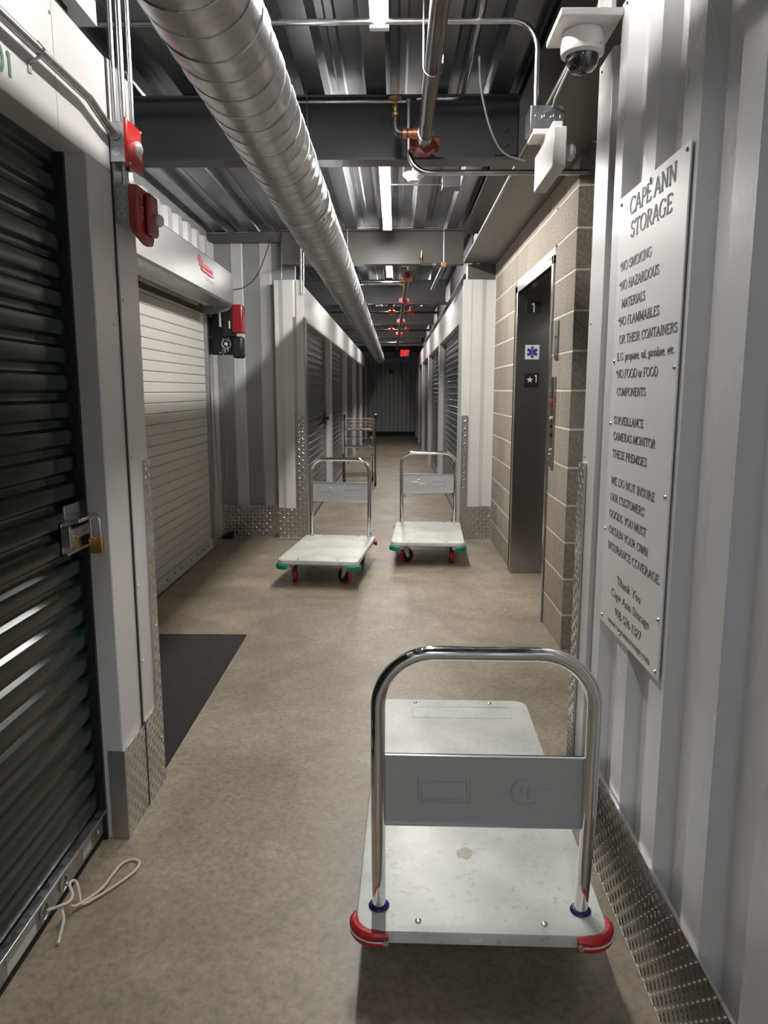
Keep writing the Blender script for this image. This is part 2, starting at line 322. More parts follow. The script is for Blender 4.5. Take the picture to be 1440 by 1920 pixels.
def lettering(txt, P, ux, uy, width, cap, wide=.13, thin=.05, serif=True, off=.0, tilt=18):
    P, ux, uy = Vector(P), Vector(ux), Vector(uy); nrm = ux.cross(uy); mb = MB()
    tot = sum(G[c][0] for c in txt); sx = width / tot; x = 0.0
    ca, sa = math.cos(math.radians(tilt)), math.sin(math.radians(tilt))
    r0 = cap
    def hw(dx, dy):
        L = math.hypot(dx, dy) or 1; nx, ny = -dy / L, dx / L
        a, b = nx * ca - ny * sa, nx * sa + ny * ca
        return .5 * math.sqrt((wide * a) ** 2 + (thin * b) ** 2), nx, ny
    depth = [0.0]
    def strip(pts):
        L_, R_ = [], []
        for i, (a, b) in enumerate(pts):
            p, q = pts[max(0, i - 1)], pts[min(len(pts) - 1, i + 1)]
            dx, dy = (q[0] - p[0]) * sx, (q[1] - p[1]) * r0
            h, nx, ny = hw(dx, dy); X_, Y_ = a * sx, b * r0
            L_.append(P + ux * (x * sx + X_ + nx * h * r0) + uy * (Y_ + ny * h * r0) + nrm * (off + depth[0]))
            R_.append(P + ux * (x * sx + X_ - nx * h * r0) + uy * (Y_ - ny * h * r0) + nrm * (off + depth[0]))
        n = len(pts); mb.add(L_ + R_, [(i, n + i, n + i + 1, i + 1) for i in range(n - 1)]); depth[0] += 2e-6
    for c in txt:
        for op in G[c][1].split(';'):
            if not op: continue
            v = [float(t) for t in op[1:].split(',')]
            if op[0] == 'L': strip([(v[0], v[1]), (v[2], v[3])])
            elif op[0] == 'A':
                n = 18; strip([(v[0] + v[2] * math.cos(math.radians(v[4] + (v[5] - v[4]) * k / n)), v[1] + v[3] * math.sin(math.radians(v[4] + (v[5] - v[4]) * k / n))) for k in range(n + 1)])
            elif op[0] == 'S' and serif: strip([(v[0] - .11, v[1]), (v[0] + .11, v[1])])
        x += G[c][0]
    return mb

# ---------------------------------------------------------- reusable surface pieces
def corr_profile(a, b, pitch=.27, depth=.032, phase=0.0):
    """points (along, out) of a box-rib sheet from a to b; out 0 = face, -depth = valley"""
    pts = [(a, -depth)]; x = a - ((a - phase) % pitch) - pitch
    while x < b + pitch:
        for t, o in ((.0, -depth), (.04, 0), (.135, 0), (.175, -depth)):
            if a < x + t < b: pts.append((x + t, o))
        x += pitch
    # start and end value
    def val(q):
        t = (q - phase) % pitch
        if t < .04: return -depth + depth * t / .04
        if t < .135: return 0
        if t < .175: return -depth * (t - .135) / .04
        return -depth
    pts[0] = (a, val(a)); pts.append((b, val(b))); return pts
def corr_sheet(mb, axis, plane, sgn, a, b, z0, z1, **k):
    """axis 'y': sheet runs along Y at X=plane, facing sgn*X; axis 'x': runs along X at Y=plane facing sgn*Y"""
    pts = corr_profile(a, b, **k); n = len(pts); th = .004; vs = []
    for lay in (0, 1):
        for z in (z0, z1):
            for t, o in pts:
                q = plane + sgn * (o - lay * th); vs.append((q, t, z) if axis == 'y' else (t, q, z))
    fs = []
    for i in range(n - 1):
        fs += [(i, i + 1, n + i + 1, n + i), (2 * n + i, 3 * n + i, 3 * n + i + 1, 2 * n + i + 1), (i, 2 * n + i, 2 * n + i + 1, i + 1), (n + i, n + i + 1, 3 * n + i + 1, 3 * n + i)]
    fs += [(0, n, 3 * n, 2 * n), (n - 1, 3 * n - 1, 4 * n - 1, 2 * n - 1)]
    return mb.add(vs, fs)
def lugs(mb, O, u, v, nrm, W, H, pitch=.030, L=.026, wd=.0065, h=.0018):
    """raised tread lugs on a rectangle at O spanned by W*u and H*v"""
    O, u, v, nrm = Vector(O), Vector(u), Vector(v), Vector(nrm); nu, nv = int(W / pitch), int(H / pitch)
    for i in range(nu):
        for j in range(nv):
            c = O + u * ((i + .5) * W / nu) + v * ((j + .5) * H / nv)
            s_ = 1 if (i + j) % 2 else -1; d = (u * s_ + v).normalized() if True else u; e = d.cross(nrm)
            a, b = c + d * L / 2, c - d * L / 2
            mb.add([a, c + e * wd / 2, b, c - e * wd / 2, c + nrm * h + d * L * .25, c + nrm * h - d * L * .25],
                   [(0, 1, 4), (1, 2, 5, 4), (2, 3, 5), (3, 0, 4, 5)])
def tread_plate(parent, x0, y0, z0, x1, y1, z1, face, pitch=.022):
    """flat kick plate box plus its lugs on the face 'x+','x-','y-' """
    p = MB().box(x0, y0, z0, x1, y1, z1).build('kick_plate', 'plate', parent, smooth=False)
    m = MB()
    xx = max(x0, x1) if face == 'x+' else min(x0, x1)
    k = pitch / .024
    if face == 'x+': lugs(m, (xx, min(y0, y1), z0), (0, 1, 0), (0, 0, 1), (1, 0, 0), abs(y1 - y0), z1 - z0, pitch, .026 * k, .0065 * k)
    if face == 'x-': lugs(m, (xx, min(y0, y1), z0), (0, 1, 0), (0, 0, 1), (-1, 0, 0), abs(y1 - y0), z1 - z0, pitch, .026 * k, .0065 * k)
    if face == 'y-': lugs(m, (min(x0, x1), min(y0, y1), z0), (1, 0, 0), (0, 0, 1), (0, -1, 0), abs(x1 - x0), z1 - z0, pitch, .026 * k, .0065 * k)
    if m.v: m.build('tread_lugs', 'lug', p, smooth=False, kind='stuff')
    return p
def screw(parent, p, axis, r=.005, m='galv', name='screw'):
    a = Vector(p); b = a + Vector(axis) * .004
    return MB().cyl(a, b, r, 8, r * .6).build(name, m, parent)

# ================================================================== SETTING
tag(MB().box(-3.2, -4.2, -.12, 3.2, 26, 0).build('floor', 'concrete', smooth=False), 'worn beige polished concrete floor of the corridor', kind='structure')
# roof deck
def deck():
    mb = MB(); pitch = .305; x = -3.2; prof = []
    while x < 3.2:
        prof += [(x, 2.875), (x + .10, 2.875), (x + .125, 2.94), (x + .155, 2.94), (x + .165, 2.932), (x + .195, 2.932), (x + .205, 2.94), (x + .28, 2.94)]; x += pitch
    n = len(prof); vs = [(a, y, z) for y in (-4.2, 26) for a, z in prof] + [(a, y, 3.02) for y in (-4.2, 26) for a, z in prof]
    fs = [(i, i + 1, n + i + 1, n + i) for i in range(n - 1)] + [(2 * n + i, 3 * n + i, 3 * n + i + 1, 2 * n + i + 1) for i in range(n - 1)]
    mb.add(vs, fs); return mb
tag(deck().build('ceiling', 'deck', smooth=False), 'fluted galvanised roof deck over the corridor', kind='structure')

# ---- storage unit fronts (header + piers + curtain doors)
XL, XR = -.86, .615
REC = .09
def curtain_mesh(face, sgn, y0, y1, z0, z1, pitch=.0762, depth=.014):
    mb = MB(); n = int((z1 - z0) / pitch * 8); prof = []
    for i in range(n + 1):
        z = z0 + (z1 - z0) * i / n; t = ((z - z0) / pitch) % 1
        o = [0, .12, .92, 1, 1, 1, .92, .12][int(t * 8 + 1e-6) % 8]; prof.append((o * depth, z))
    vs = []; 
    for lay in (0, 1):
        for y in (y0, y1):
            for o, z in prof: vs.append((face + sgn * (o - lay * .004), y, z))
    m = len(prof); fs = []
    for i in range(m - 1): fs += [(i, i + 1, m + i + 1, m + i), (2 * m + i, 3 * m + i, 3 * m + i + 1, 2 * m + i + 1)]
    return mb.add(vs, fs)
dn = [0]
def storage_door(side, sgn, y0, y1, label, mcol='hallcurtain', top=2.09, near=False):
    """side = wall face X, opening y0..y1; curtain recessed by REC"""
    dn[0] += 1
    xr = side - sgn * REC
    d = thing('door_%d' % dn[0], (xr, (y0 + y1) / 2, 0), label, None, None, 'structure')
    curtain_mesh(xr, sgn, y0 - .02, y1 + .02, .105, top + .06).build('curtain', mcol, d)
    m = MB(); m.box(xr - .004, y0 - .01, .028, xr + sgn * .022, y1 + .01, .100); m.box(xr - .004, y0 - .01, .095, xr + sgn * .034, y1 + .01, .104)
    m.build('bottom_bar', 'galv', d, bevel=.003)
    MB().box(xr, y0, 0.001, xr + sgn * .016, y1, .030).build('bottom_seal', 'rubber', d)
    m = MB()
    for y in (y0, y1):
        m.box(xr - .03 * sgn, y - .016, 0, xr + sgn * .030, y + .016, top)
    islands(m, 'guide_rail', 'grey' if not near else 'black', d)
    return d
def storage_wall(name, label, side, sgn, y0, y1, openings, top=2.39, hdr=2.07, depth=.13):
    W = thing(name, (side, (y0 + y1) / 2, 0), label, None, None, 'structure')
    xb = side - sgn * depth
    MB().box(side, y0, hdr, xb, y1, top).build('header', 'white', W, bevel=.003)
    ys = [y0] + [q for o in openings for q in o] + [y1]
    for a, b in zip(ys[::2], ys[1::2]):
        if b - a > .02: MB().box(side, a, 0, xb, b, hdr).build('pier', 'white', W, bevel=.003)
    # far jamb returns are galvanised grey
    for a, b in openings:
        MB().box(side - sgn * .002, b - .003, .0, side - sgn * REC, b - .0005, hdr).build('jamb_return', 'white', W, smooth=False)
    return W
# foreground left unit: opening -0.4..2.13, pier 2.13..2.52
wl = storage_wall('wall_left', 'white steel front of the nearest storage unit, left', XL, 1, -4.0, 2.52, [(-.45, 2.168)], depth=.16)
MB().box(XL + .0005, 2.345, .0, XL + .004, 2.353, 2.39).build('seam', 'black', wl, smooth=False)
MB().box(XL, 2.356, 0, XL + .006, 2.526, 2.39).build('corner_trim', 'white', wl, bevel=.002)
MB().box(-1.02, 2.52, 0, XL, 2.526, 2.39).build('corner_trim', 'white', wl, smooth=False)
tread_plate(wl, XL + .001, 2.163, .0, XL + .009, 2.35, .30, 'x+')
tread_plate(wl, XL + .006, 2.356, .0, XL + .012, 2.532, .31, 'x+')
tread_plate(wl, XL + .006, 2.470, .31, XL + .012, 2.532, 1.19, 'x+')
MB().box(XL - .045, 2.158, 0.0, XL + .009, 2.1645, .30).build('kick_plate', 'plate', wl, smooth=False)
for z in (.06, .18, .285, .6, 1.15): screw(wl, (XL + .012, 2.50, z), (1, 0, 0))
for z in (1.21, .52, .78, 1.7): screw(wl, (XL + .006, 2.37, z), (1, 0, 0), m='ltgrey')
for y, z in ((1.99, 2.345), (1.2, 2.345), (2.30, 1.62)): screw(wl, (XL, y, z), (1, 0, 0), m='ltgrey')
MB().box(XL - .004, 2.0, 2.07, XL + .001, 2.004, 2.39).build('panel_seam', 'ltgrey', wl, smooth=False)
door1 = storage_door(XL, 1, -.45, 2.168, 'dark green ribbed roll-up door of the nearest storage unit, left', 'curtain', near=True)
# latch on door 1
xr = XL - REC
def latch():
    p = MB(); p.box(xr + .012, 2.035, 1.060, xr + .020, 2.185, 1.100); p.box(xr + .012, 2.035, 1.052, xr + .060, 2.19, 1.062)
    p.build('latch_plate', 'conduit', door1, bevel=.002)
    q = MB(); q.box(xr + .014, 2.010, .965, xr + .019, 2.15, 1.052); q.box(xr + .014, 2.010, .962, xr + .034, 2.15, .970); q.box(xr + .014, 2.010, .985, xr + .042, 2.022, 1.045)
    q.build('latch_body', 'conduit', door1, bevel=.002)
    b = MB(); b.box(xr + .030, 2.03, 1.003, xr + .040, 2.21, 1.035); b.build('slide_bolt', 'conduit', door1, bevel=.002)
    b = MB(); b.cyl((xr + .040, 2.05, 1.01), (xr + .046, 2.05, 1.01), .006, 10); b.cyl((xr + .034, 2.05, .975), (xr + .040, 2.05, .975), .005, 10); islands(b, 'rivet', 'galv', door1)
latch()
pl = thing('padlock', (xr + .055, 2.17, .945), 'small brass padlock hanging on the dark green door latch', 'padlock')
MB().box(xr + .032, 2.150, .940, xr + .074, 2.168, .986).build('body', 'brass', pl, bevel=.003)
MB().tube(bend([(xr + .039, 2.159, .982), (xr + .039, 2.159, 1.050), (xr + .067, 2.159, 1.050), (xr + .067, 2.159, .982)], .014), .0035, 8).build('shackle', 'chrome', pl)
MB().cyl((xr + .053, 2.159, .9390), (xr + .053, 2.159, .9405), .006, 10).build('keyway', 'black', pl)
# unit number
lettering('1', (XL + .0015, 1.752, 2.108), (0, 1, 0), (0, 0, 1), .024, .052, wide=.20, thin=.16, serif=False).build('number_digit', 'greenink', wl, smooth=False)
lettering('0', (XL + .0015, 1.706, 2.108), (0, 1, 0), (0, 0, 1), .034, .052, wide=.20, thin=.16, serif=False).build('number_digit', 'greenink', wl, smooth=False)
lettering('1', (XL + .0015, 1.675, 2.108), (0, 1, 0), (0, 0, 1), .024, .052, wide=.20, thin=.16, serif=False).build('number_digit', 'greenink', wl, smooth=False)
# bottom bar eyelets and label sticker
MB().box(xr + .0222, 1.555, .035, xr + .0228, 1.70, .085).build('sticker', 'ltgrey', door1, smooth=False)
MB().box(xr + .0222, 1.99, .04, xr + .0228, 2.05, .08).build('sticker', 'ltgrey', door1, smooth=False)
for y in (1.745, 1.86, 2.10):
    m = MB(); r = .022 if y < 2 else .006; m.tube([(xr + .024, y + r * math.cos(a), .06 + r * math.sin(a)) for a in [2 * PI * k / 14 for k in range(14)]], .0028, 6, closed=True); m.build('cord_eyelet', 'conduit', door1)
# alcove walls (left)
tag(MB().box(-1.74, 2.36, 0, -1.02, 2.515, 2.39).build('wall_alcove', 'white', smooth=False), 'white steel side of the nearest storage unit inside the left recess', kind='structure')
wa = thing('wall_loading', (-1.73, 5, 0), 'white corrugated wall above and beside the loading door', None, None, 'structure')
m = MB(); corr_sheet(m, 'y', -1.715, 1, 2.4, 7.2, 2.16, 2.79, pitch=.27, depth=.03, phase=.1); m.build('panel', 'panel', wa, smooth=False)
m = MB(); corr_sheet(m, 'y', -1.715, 1, 6.74, 7.2, 0, 2.16, pitch=.27, depth=.01, phase=.1); m.build('panel', 'panel', wa, smooth=False)
MB().box(-1.80, 2.4, 0, -1.755, 7.25, 2.9).build('backing', 'grey', wa, smooth=False)
# back wall of recess
wb = thing('wall_back', (-1.4, 7.2, 0), 'grey white corrugated wall closing the left recess', None, None, 'structure')
m = MB(); corr_sheet(m, 'x', 7.20, -1, -1.75, -1.11, .30, 2.78, phase=.03); m.build('panel', 'farpanel', wb, smooth=False)
tread_plate(wb, -1.75, 7.188, 0, -1.11, 7.198, .31, 'y-', .034)
MB().box(-1.75, 7.21, 0, -.95, 7.26, 2.79).build('backing', 'grey', wb, smooth=False)
# pilaster left of hall
pw = thing('wall_pier', (-1.0, 7.05, 0), 'white corrugated end of the left storage row beside the hall', None, None, 'structure')
m = MB(); corr_sheet(m, 'x', 7.05, -1, -1.13, -.87, .30, 2.43, phase=-1.09, depth=.016); m.build('panel', 'white', pw, smooth=False)
MB().box(-.925, 7.0455, .30, -.86, 7.0495, 2.43).build('corner_trim', 'white', pw, smooth=False)
MB().box(-1.13, 7.075, .0, -.865, 7.20, 2.43).build('core', 'farpanel', pw, smooth=False)
tread_plate(pw, -1.13, 7.040, 0, -.86, 7.048, .30, 'y-', .034)
tread_plate(pw, -.932, 7.032, .30, -.86, 7.044, 1.19, 'y-', .034)
MB().box(-1.16, 6.97, 0, -.855, 7.04, .012).build('base_plate', 'floorplate', pw, smooth=False)
# hall left
wh = storage_wall('wall_hall_left', 'white steel fronts of the storage row along the left of the hall', XL, 1, 7.09, 24, [(7.22, 9.86), (10.12, 12.93), (13.2, 15.95), (16.25, 19.0), (19.3, 22.3)])
for i, (a, b) in enumerate([(7.22, 9.86), (10.12, 12.93), (13.2, 15.95), (16.25, 19.0), (19.3, 22.3)]):
    storage_door(XL, 1, a, b, ['first', 'second', 'third', 'fourth', 'fifth'][i] + ' ribbed roll-up door down the left side of the hall')
MB().box(XL - .1, 7.048, 0, XL + .012, 7.2, 2.10).build('jamb_trim', 'galv', wh, bevel=.003)
MB().box(XL, 7.2, 0, XL + .006, 7.22, .32).build('kick_plate', 'plate', wh, smooth=False)
m = MB(); m.box(xr + .02, 9.62, 1.05, xr + .075, 9.80, 1.09); m.box(xr + .02, 9.62, 1.0, xr + .045, 9.74, 1.05); m.build('latch', 'black', bpy.data.objects['door_2'])
# hall right
ro = [(7.5, 10.70), (10.98, 14.2), (14.5, 17.6), (17.9, 20.6), (20.9, 23.2)]
wr2 = storage_wall('wall_hall_right', 'white steel fronts of the storage row along the right of the hall', XR + .005, -1, 7.09, 24, ro)
for i, (a, b) in enumerate(ro):
    storage_door(XR + .005, -1, a, b, ['first', 'second', 'third', 'fourth', 'fifth'][i] + ' ribbed roll-up door down the right side of the hall')
# pilaster right
pr = thing('wall_pier_right', (.8, 7.05, 0), 'white corrugated end of the right storage row beside the elevator blocks', None, None, 'structure')
m = MB(); corr_sheet(m, 'x', 7.05, -1, .63, .935, .32, 2.43, phase=.66, depth=.016); m.build('panel', 'white', pr, smooth=False)
MB().box(.62, 7.0455, .32, .70, 7.0495, 2.43).build('corner_trim', 'white', pr, smooth=False)
MB().box(.63, 7.075, 0, .935, 7.20, 2.43).build('core', 'farpanel', pr, smooth=False)
MB().box(.915, 7.03, .32, .94, 7.06, 2.43).build('edge_trim', 'white', pr, smooth=False)
tread_plate(pr, .62, 7.035, 0, .95, 7.045, .32, 'y-', .034)
tread_plate(pr, .62, 7.030, .32, .682, 7.043, 1.19, 'y-', .034)
# end wall
we = thing('wall_end', (0, 24, 0), 'corrugated wall at the dark far end of the hall', None, None, 'structure')
m = MB(); corr_sheet(m, 'x', 24.0, -1, -1.0, .8, .12, 2.43, phase=.05); m.build('panel', 'farpanel', we, smooth=False)
MB().box(-1.0, 24.0, 0, .8, 24.05, .12).build('kick_plate', 'rubber', we, smooth=False)
MB().box(-2.5, 24.06, 0, 2.5, 24.1, 3).build('backing', 'grey', we, smooth=False)
# right foreground wall
wr = thing('wall_right', (.63, 0, 0), 'white corrugated wall with the notice board, right foreground', None, None, 'structure')
m = MB(); corr_sheet(m, 'y', XR, -1, 1.695, 2.215, .02, 2.455, phase=1.835); m.build('panel', 'panel', wr, smooth=False)
m = MB(); corr_sheet(m, 'y', XR - .003, -1, .60, 1.70, .02, 2.455, phase=1.835 - .27 * 4); m.build('panel', 'panel', wr, smooth=False)
m = MB(); corr_sheet(m, 'y', XR - .006, -1, -.5, .605, .02, 2.455, phase=1.835 - .27 * 4); m.build('panel', 'panel', wr, smooth=False)
m = MB(); corr_sheet(m, 'y', XR, -1, -4.0, -.5, .02, 2.455, phase=1.835); m.build('panel', 'panel', wr, smooth=False)
MB().box(XR + .045, -4.0, 0, XR + .12, 2.40, 2.43).build('core', 'farpanel', wr, smooth=False)
m = MB(); m.box(XR, 2.285, 0, XR + .045, 2.435, 2.385); m.box(XR + .0455, 2.425, 0, .76, 2.437, 2.385); m.build('corner_trim', 'white', wr, bevel=.002)
MB().box(XR + .030, 2.205, 0, XR + .045, 2.29, 2.44).build('recess_strip', 'farpanel', wr, smooth=False)
p = tread_plate(wr, XR - .010, .3, 0, XR - .002, 2.11, .30, 'x-')
tread_plate(wr, XR - .010, 2.11, 0, XR - .002, 2.205, .30, 'x-')
tread_plate(wr, XR - .010, 2.375, 0, XR - .002, 2.445, 1.19, 'x-')
MB().box(XR - .012, .3, 0, XR - .004, 2.2, .006).build('sealant_bead', 'ltgrey', wr, smooth=False)
for z in (2.36, 1.63, 1.21): screw(wr, (XR, 2.40, z), (-1, 0, 0))
for y in (2.05, 1.78, 2.17, 1.5): screw(wr, (XR, y, 2.44), (-1, 0, 0))
tag(MB().box(-1.3, -4.15, 0, 1.3, -4.0, 2.9).build('wall_behind', 'farpanel', smooth=False), 'plain wall closing the corridor behind the viewer', kind='structure')
tag(MB().box(2.2, 2.2, 0, 2.25, 4.0, 2.9).build('wall_side_passage', 'farpanel', smooth=False), 'plain wall at the end of the right side passage', kind='structure')

# ---- concrete block elevator wall
we2 = thing('wall_elevator', (.915, 5.0, 0), 'tan concrete block wall around the elevator', None, None, 'structure')
BX = .915
m = MB(); m.box(BX + .0015, 3.9315, 0, BX + .2, 4.44, 2.9); m.box(BX + .0015, 5.80, 0, BX + .2, 7.2, 2.9); m.box(BX + .0015, 4.40, 2.18, BX + .2, 5.85, 2.9); m.box(BX + .2, 3.9315, 0, 2.2, 4.1, 2.9)
m.build('mortar', 'grout', we2, smooth=False)
mesh_cache = {}
def block(y0, y1, z0, z1, face='x', x0=BX, x1=BX):
    j = .005
    if face == 'x': key = ('x', round(y1 - y0, 3), round(z1 - z0, 3)); c = (BX + .05, (y0 + y1) / 2, (z0 + z1) / 2); hx, hy = .05, (y1 - y0) / 2 - j
    else: key = ('y', round(x1 - x0, 3), round(z1 - z0, 3)); c = ((x0 + x1) / 2, 3.93 + .05, (z0 + z1) / 2); hx, hy = (x1 - x0) / 2 - j, .05
    hz = (z1 - z0) / 2 - j
    if face == 'y' and x0 == BX: c = (c[0] - j / 2, c[1], c[2]); hx += j / 2; key += ('c',)
    if face == 'x' and y0 == 3.93: c = (c[0], c[1] - j / 2, c[2]); hy += j / 2; key += ('c',)
    if key not in mesh_cache:
        mb = MB().box(-hx, -hy, -hz, hx, hy, hz); o = mb.build('brick', 'block', we2, smooth=False, bevel=.0025); o.data.transform(Matrix.Translation((0, 0, 0)))
        mesh_cache[key] = o
    else:
        o = mesh_cache[key].copy(); C.objects.link(o)
    jit = random.uniform(-.0008, .0004)
    o.name = 'brick'; o.location = Vector(c) - WL[we2.name] + Vector((jit if face == 'x' else 0, jit if face == 'y' else 0, 0))
for k in range(14):
    z0, z1 = k * .2032, (k + 1) * .2032
    block(3.93, 4.18, z0, z1); 
    if z0 < 2.1: block(4.18, 4.43, z0, z1)
    for (a, b) in ((5.80, 6.19), (6.19, 6.60), (6.60, 7.01)):
        if a > 5.8 or z0 < 2.1: block(a, b, z0, z1)
    block(0, 0, z0, z1, 'y', BX, BX + .40); block(0, 0, z0, z1, 'y', BX + .40, BX + .80)
    if z0 > 2.1:
        for (a, b) in ((4.18, 4.585), (4.585, 4.99), (4.99, 5.395), (5.395, 5.80), (5.80, 6.19)): block(a, b, z0, z1)
    elif k == 10: pass
# elevator
el = thing('door_30', (1.03, 5.1, 0), 'stainless steel elevator entrance set into the tan block wall', None, None, 'structure')
m = MB(); m.box(BX - .012, 5.70, 0, BX + .02, 5.80, 2.19); m.box(BX - .012, 5.69, 0, 1.16, 5.71, 2.14); m.box(BX-.012, 5.76, 0, BX+.26, 5.80, 2.19); m.build('far_jamb', 'stainless', el, bevel=.003)
m = MB(); m.box(BX - .012, 4.43, 0, BX + .02, 4.475, 2.19); m.box(BX, 4.455, 0, 1.16, 4.475, 2.14); m.build('near_jamb', 'stainless', el, bevel=.003)
m = MB(); m.box(BX - .012, 4.43, 2.14, BX + .02, 5.80, 2.19); m.box(BX, 4.45, 2.14, 1.16, 5.72, 2.16); m.build('head_jamb', 'stainless', el, bevel=.003)
MB().box(1.165, 4.44, 0, 1.20, 5.09, 2.16).build('door_panel', 'stainless', el, smooth=False)
MB().box(1.165, 5.095, 0, 1.20, 5.74, 2.16).build('door_panel', 'stainless', el, smooth=False)
MB().box(1.13, 4.48, 0, 1.17, 5.685, .005).build('sill', 'galv', el, smooth=False)
MB().box(1.21, 4.40, 0, 1.24, 5.8, 2.2).build('shaft_backing', 'black', el, smooth=False)
def eplate(z0, z1, bg):
    return MB().box(.972, 5.684, z0, 1.077, 5.6895, z1).build('floor_marking', bg, el, smooth=False)
b = eplate(1.990, 2.072, 'black'); lettering('1', (1.002, 5.683, 1.998), (1, 0, 0), (0, 0, 1), .045, .066, wide=.12, thin=.09, serif=False).build('digit', 'whiteink', b, smooth=False)
b = eplate(1.654, 1.760, 'whiteink')
m = MB()
for k in range(3):
    a = math.radians(60 * k); d = Vector((math.sin(a), 0, math.cos(a))); e = Vector((math.cos(a), 0, -math.sin(a))); c = Vector((1.0245, 5.6832 - k * .0001, 1.707))
    m.add([c + d * .042 + e * .0105, c + d * .042 - e * .0105, c - d * .042 - e * .0105, c - d * .042 + e * .0105], [(0, 1, 2, 3)])
m.build('medical_star', 'blueink', b, smooth=False)
MB().tube([(1.0245 + .005 * math.sin(t * 1.6), 5.6822, 1.678 + .0058 * t) for t in range(11)], .0014, 5).build('serpent_staff', 'whiteink', b)
b = eplate(1.448, 1.551, 'black')
c = Vector((1.012, 5.683, 1.503)); vs_ = [c + Vector((math.sin(PI * k / 5) * (.026 if k % 2 == 0 else .0105), 0, math.cos(PI * k / 5) * (.026 if k % 2 == 0 else .0105))) for k in range(10)]
MB().add(vs_ + [c], [(k, (k + 1) % 10, 10) for k in range(10)]).build('star', 'whiteink', b, smooth=False)
lettering('1', (1.041, 5.683, 1.483), (1, 0, 0), (0, 0, 1), .034, .054, wide=.13, thin=.10, serif=False).build('digit', 'whiteink', b, smooth=False)
cp = thing('call_panel', (.915, 4.34, .98), 'tall steel call panel with red and dark buttons beside the elevator', 'control panel')
MB().box(.903, 4.29, .98, .9155, 4.365, 1.50).build('plate', 'stainless', cp, bevel=.002)
for i, (z, mm, r) in enumerate([(1.36, 'red', .013), (1.31, 'darkred', .011), (1.265, 'whiteink', .009), (1.22, 'black', .012), (1.17, 'black', .012), (1.08, 'conduit', .009), (1.055, 'conduit', .008)]):
    MB().cyl((.903, 4.328, z), (.893, 4.328, z), r, 12).build('button', mm, cp)
kp = thing('key_switch_plate', (.915, 4.33, 1.60), 'small steel key switch plate above the elevator call panel', 'control panel')
MB().box(.905, 4.26, 1.60, .9155, 4.345, 1.81).build('plate', 'stainless', kp, bevel=.002)
MB().cyl((.905, 4.30, 1.72), (.895, 4.30, 1.72), .009, 12).build('key_switch', 'chrome', kp)

# ================================================================== STEELWORK
def ibeam(name, label, y, x0, x1, z0=2.567, z1=2.872, fw=.12, m='beam'):
    b = MB(); b.box(x0, y - fw / 2, z0, x1, y + fw / 2, z0 + .011); b.box(x0, y - fw / 2, z1 - .011, x1, y + fw / 2, z1); b.box(x0, y - .004, z0 + .011, x1, y + .004, z1 - .011)
    return tag(b.build(name, m, smooth=False), label, 'beam')
b1 = ibeam('steel_beam', 'dark grey steel cross beam nearest the viewer, behind the red pipe clamp', 4.01, -1.9, .62)
MB().box(.50, 3.992, 2.60, .612, 4.006, 2.84).build('end_plate', 'beam', b1, bevel=.002)
for z in (2.65, 2.72, 2.79): MB().lathe([(.016, 0), (.016, .008), (.008, .012)], (.55, 3.98, z), 1, 6).build('bolt', 'beam', b1)
ibeam('steel_beam', 'grey steel cross beam over the mouth of the hall', 7.10, -1.05, .62, m='beamw')
for i, y in enumerate((10.2, 13.3, 16.4, 19.5, 22.6)):
    ibeam('steel_beam', ['first', 'second', 'third', 'fourth', 'fifth'][i] + ' steel cross beam beyond the mouth of the hall', y, -2.2, .66)
b = MB(); b.box(.62, 0.6, 2.567, .915, 7.02, 2.58); b.box(.62, .6, 2.86, .915, 7.2, 2.872); b.box(.765, .6, 2.58, .775, 7.2, 2.86); b.box(.62, .6, 2.58, .624, 3.93, 2.60)
tag(b.build('long_beam', 'beamw', smooth=False), 'wide brownish steel beam running along the corridor over the elevator wall', 'beam')
b = MB(); b.box(.64, 7.26, 2.50, .80, 23.9, 2.51); b.box(.715, 7.26, 2.51, .725, 23.9, 2.87)
tag(b.build('hall_edge_beam', 'beam', smooth=False), 'dark steel beam running above the right side of the hall', 'beam')
b = MB(); b.box(.66, 7.06, 2.43, .93, 7.25, 2.567)
tag(b.build('bearing_block', 'beamw', smooth=False), 'steel bearing block on top of the white pier beside the elevator blocks', 'beam')
b = MB(); b.box(.935, 7.06, 0, 1.0, 7.25, 2.86)
tag(b.build('steel_column', 'beam', smooth=False), 'dark steel column at the corner of the elevator block wall', 'column')
b = MB(); b.box(-1.09, 7.215, 0, -.96, 7.225, 2.86); b.box(-1.09, 7.32, 0, -.96, 7.33, 2.86); b.box(-1.03, 7.225, 0, -1.02, 7.32, 2.86)
tag(b.build('steel_column', 'beam', smooth=False), 'grey steel column behind the white pier left of the hall', 'column')
b = MB(); b.box(-1.85, 7.13, 2.78, -1.06, 7.2, 2.872)
b.box(-1.85, 7.13, 2.43, -1.75, 7.19, 2.78)
tag(b.build('lintel_beam', 'beam', smooth=False), 'short dark steel lintel on top of the recessed corrugated wall', 'beam')
b = MB(); b.box(-.965, .2, 2.455, -.862, 2.31, 2.52)
t = thing('top_channel', (-.91, 1.2, 2.39), 'grey steel channel carried above the nearest storage unit front', 'channel')
b.build('channel', 'farpanel', t, smooth=False)
b = MB(); b.box(-.93, 2.20, 2.388, -.868, 2.36, 2.394); b.box(-.93, 2.24, 2.394, -.925, 2.33, 2.456); islands(b, 'bracket', 'galv', t)
b = MB(); b.box(-.905, .5, 2.388, -.90, 2.2, 2.456); b.build('gap_shade', 'black', t, smooth=False)  # black sheet put in for the shade between wall top and channel
b = MB(); corr_sheet(b, 'y', -.97, 1, .2, 2.28, 2.52, 2.74, phase=.1); b.build('upper_panel', 'farpanel', t, smooth=False)

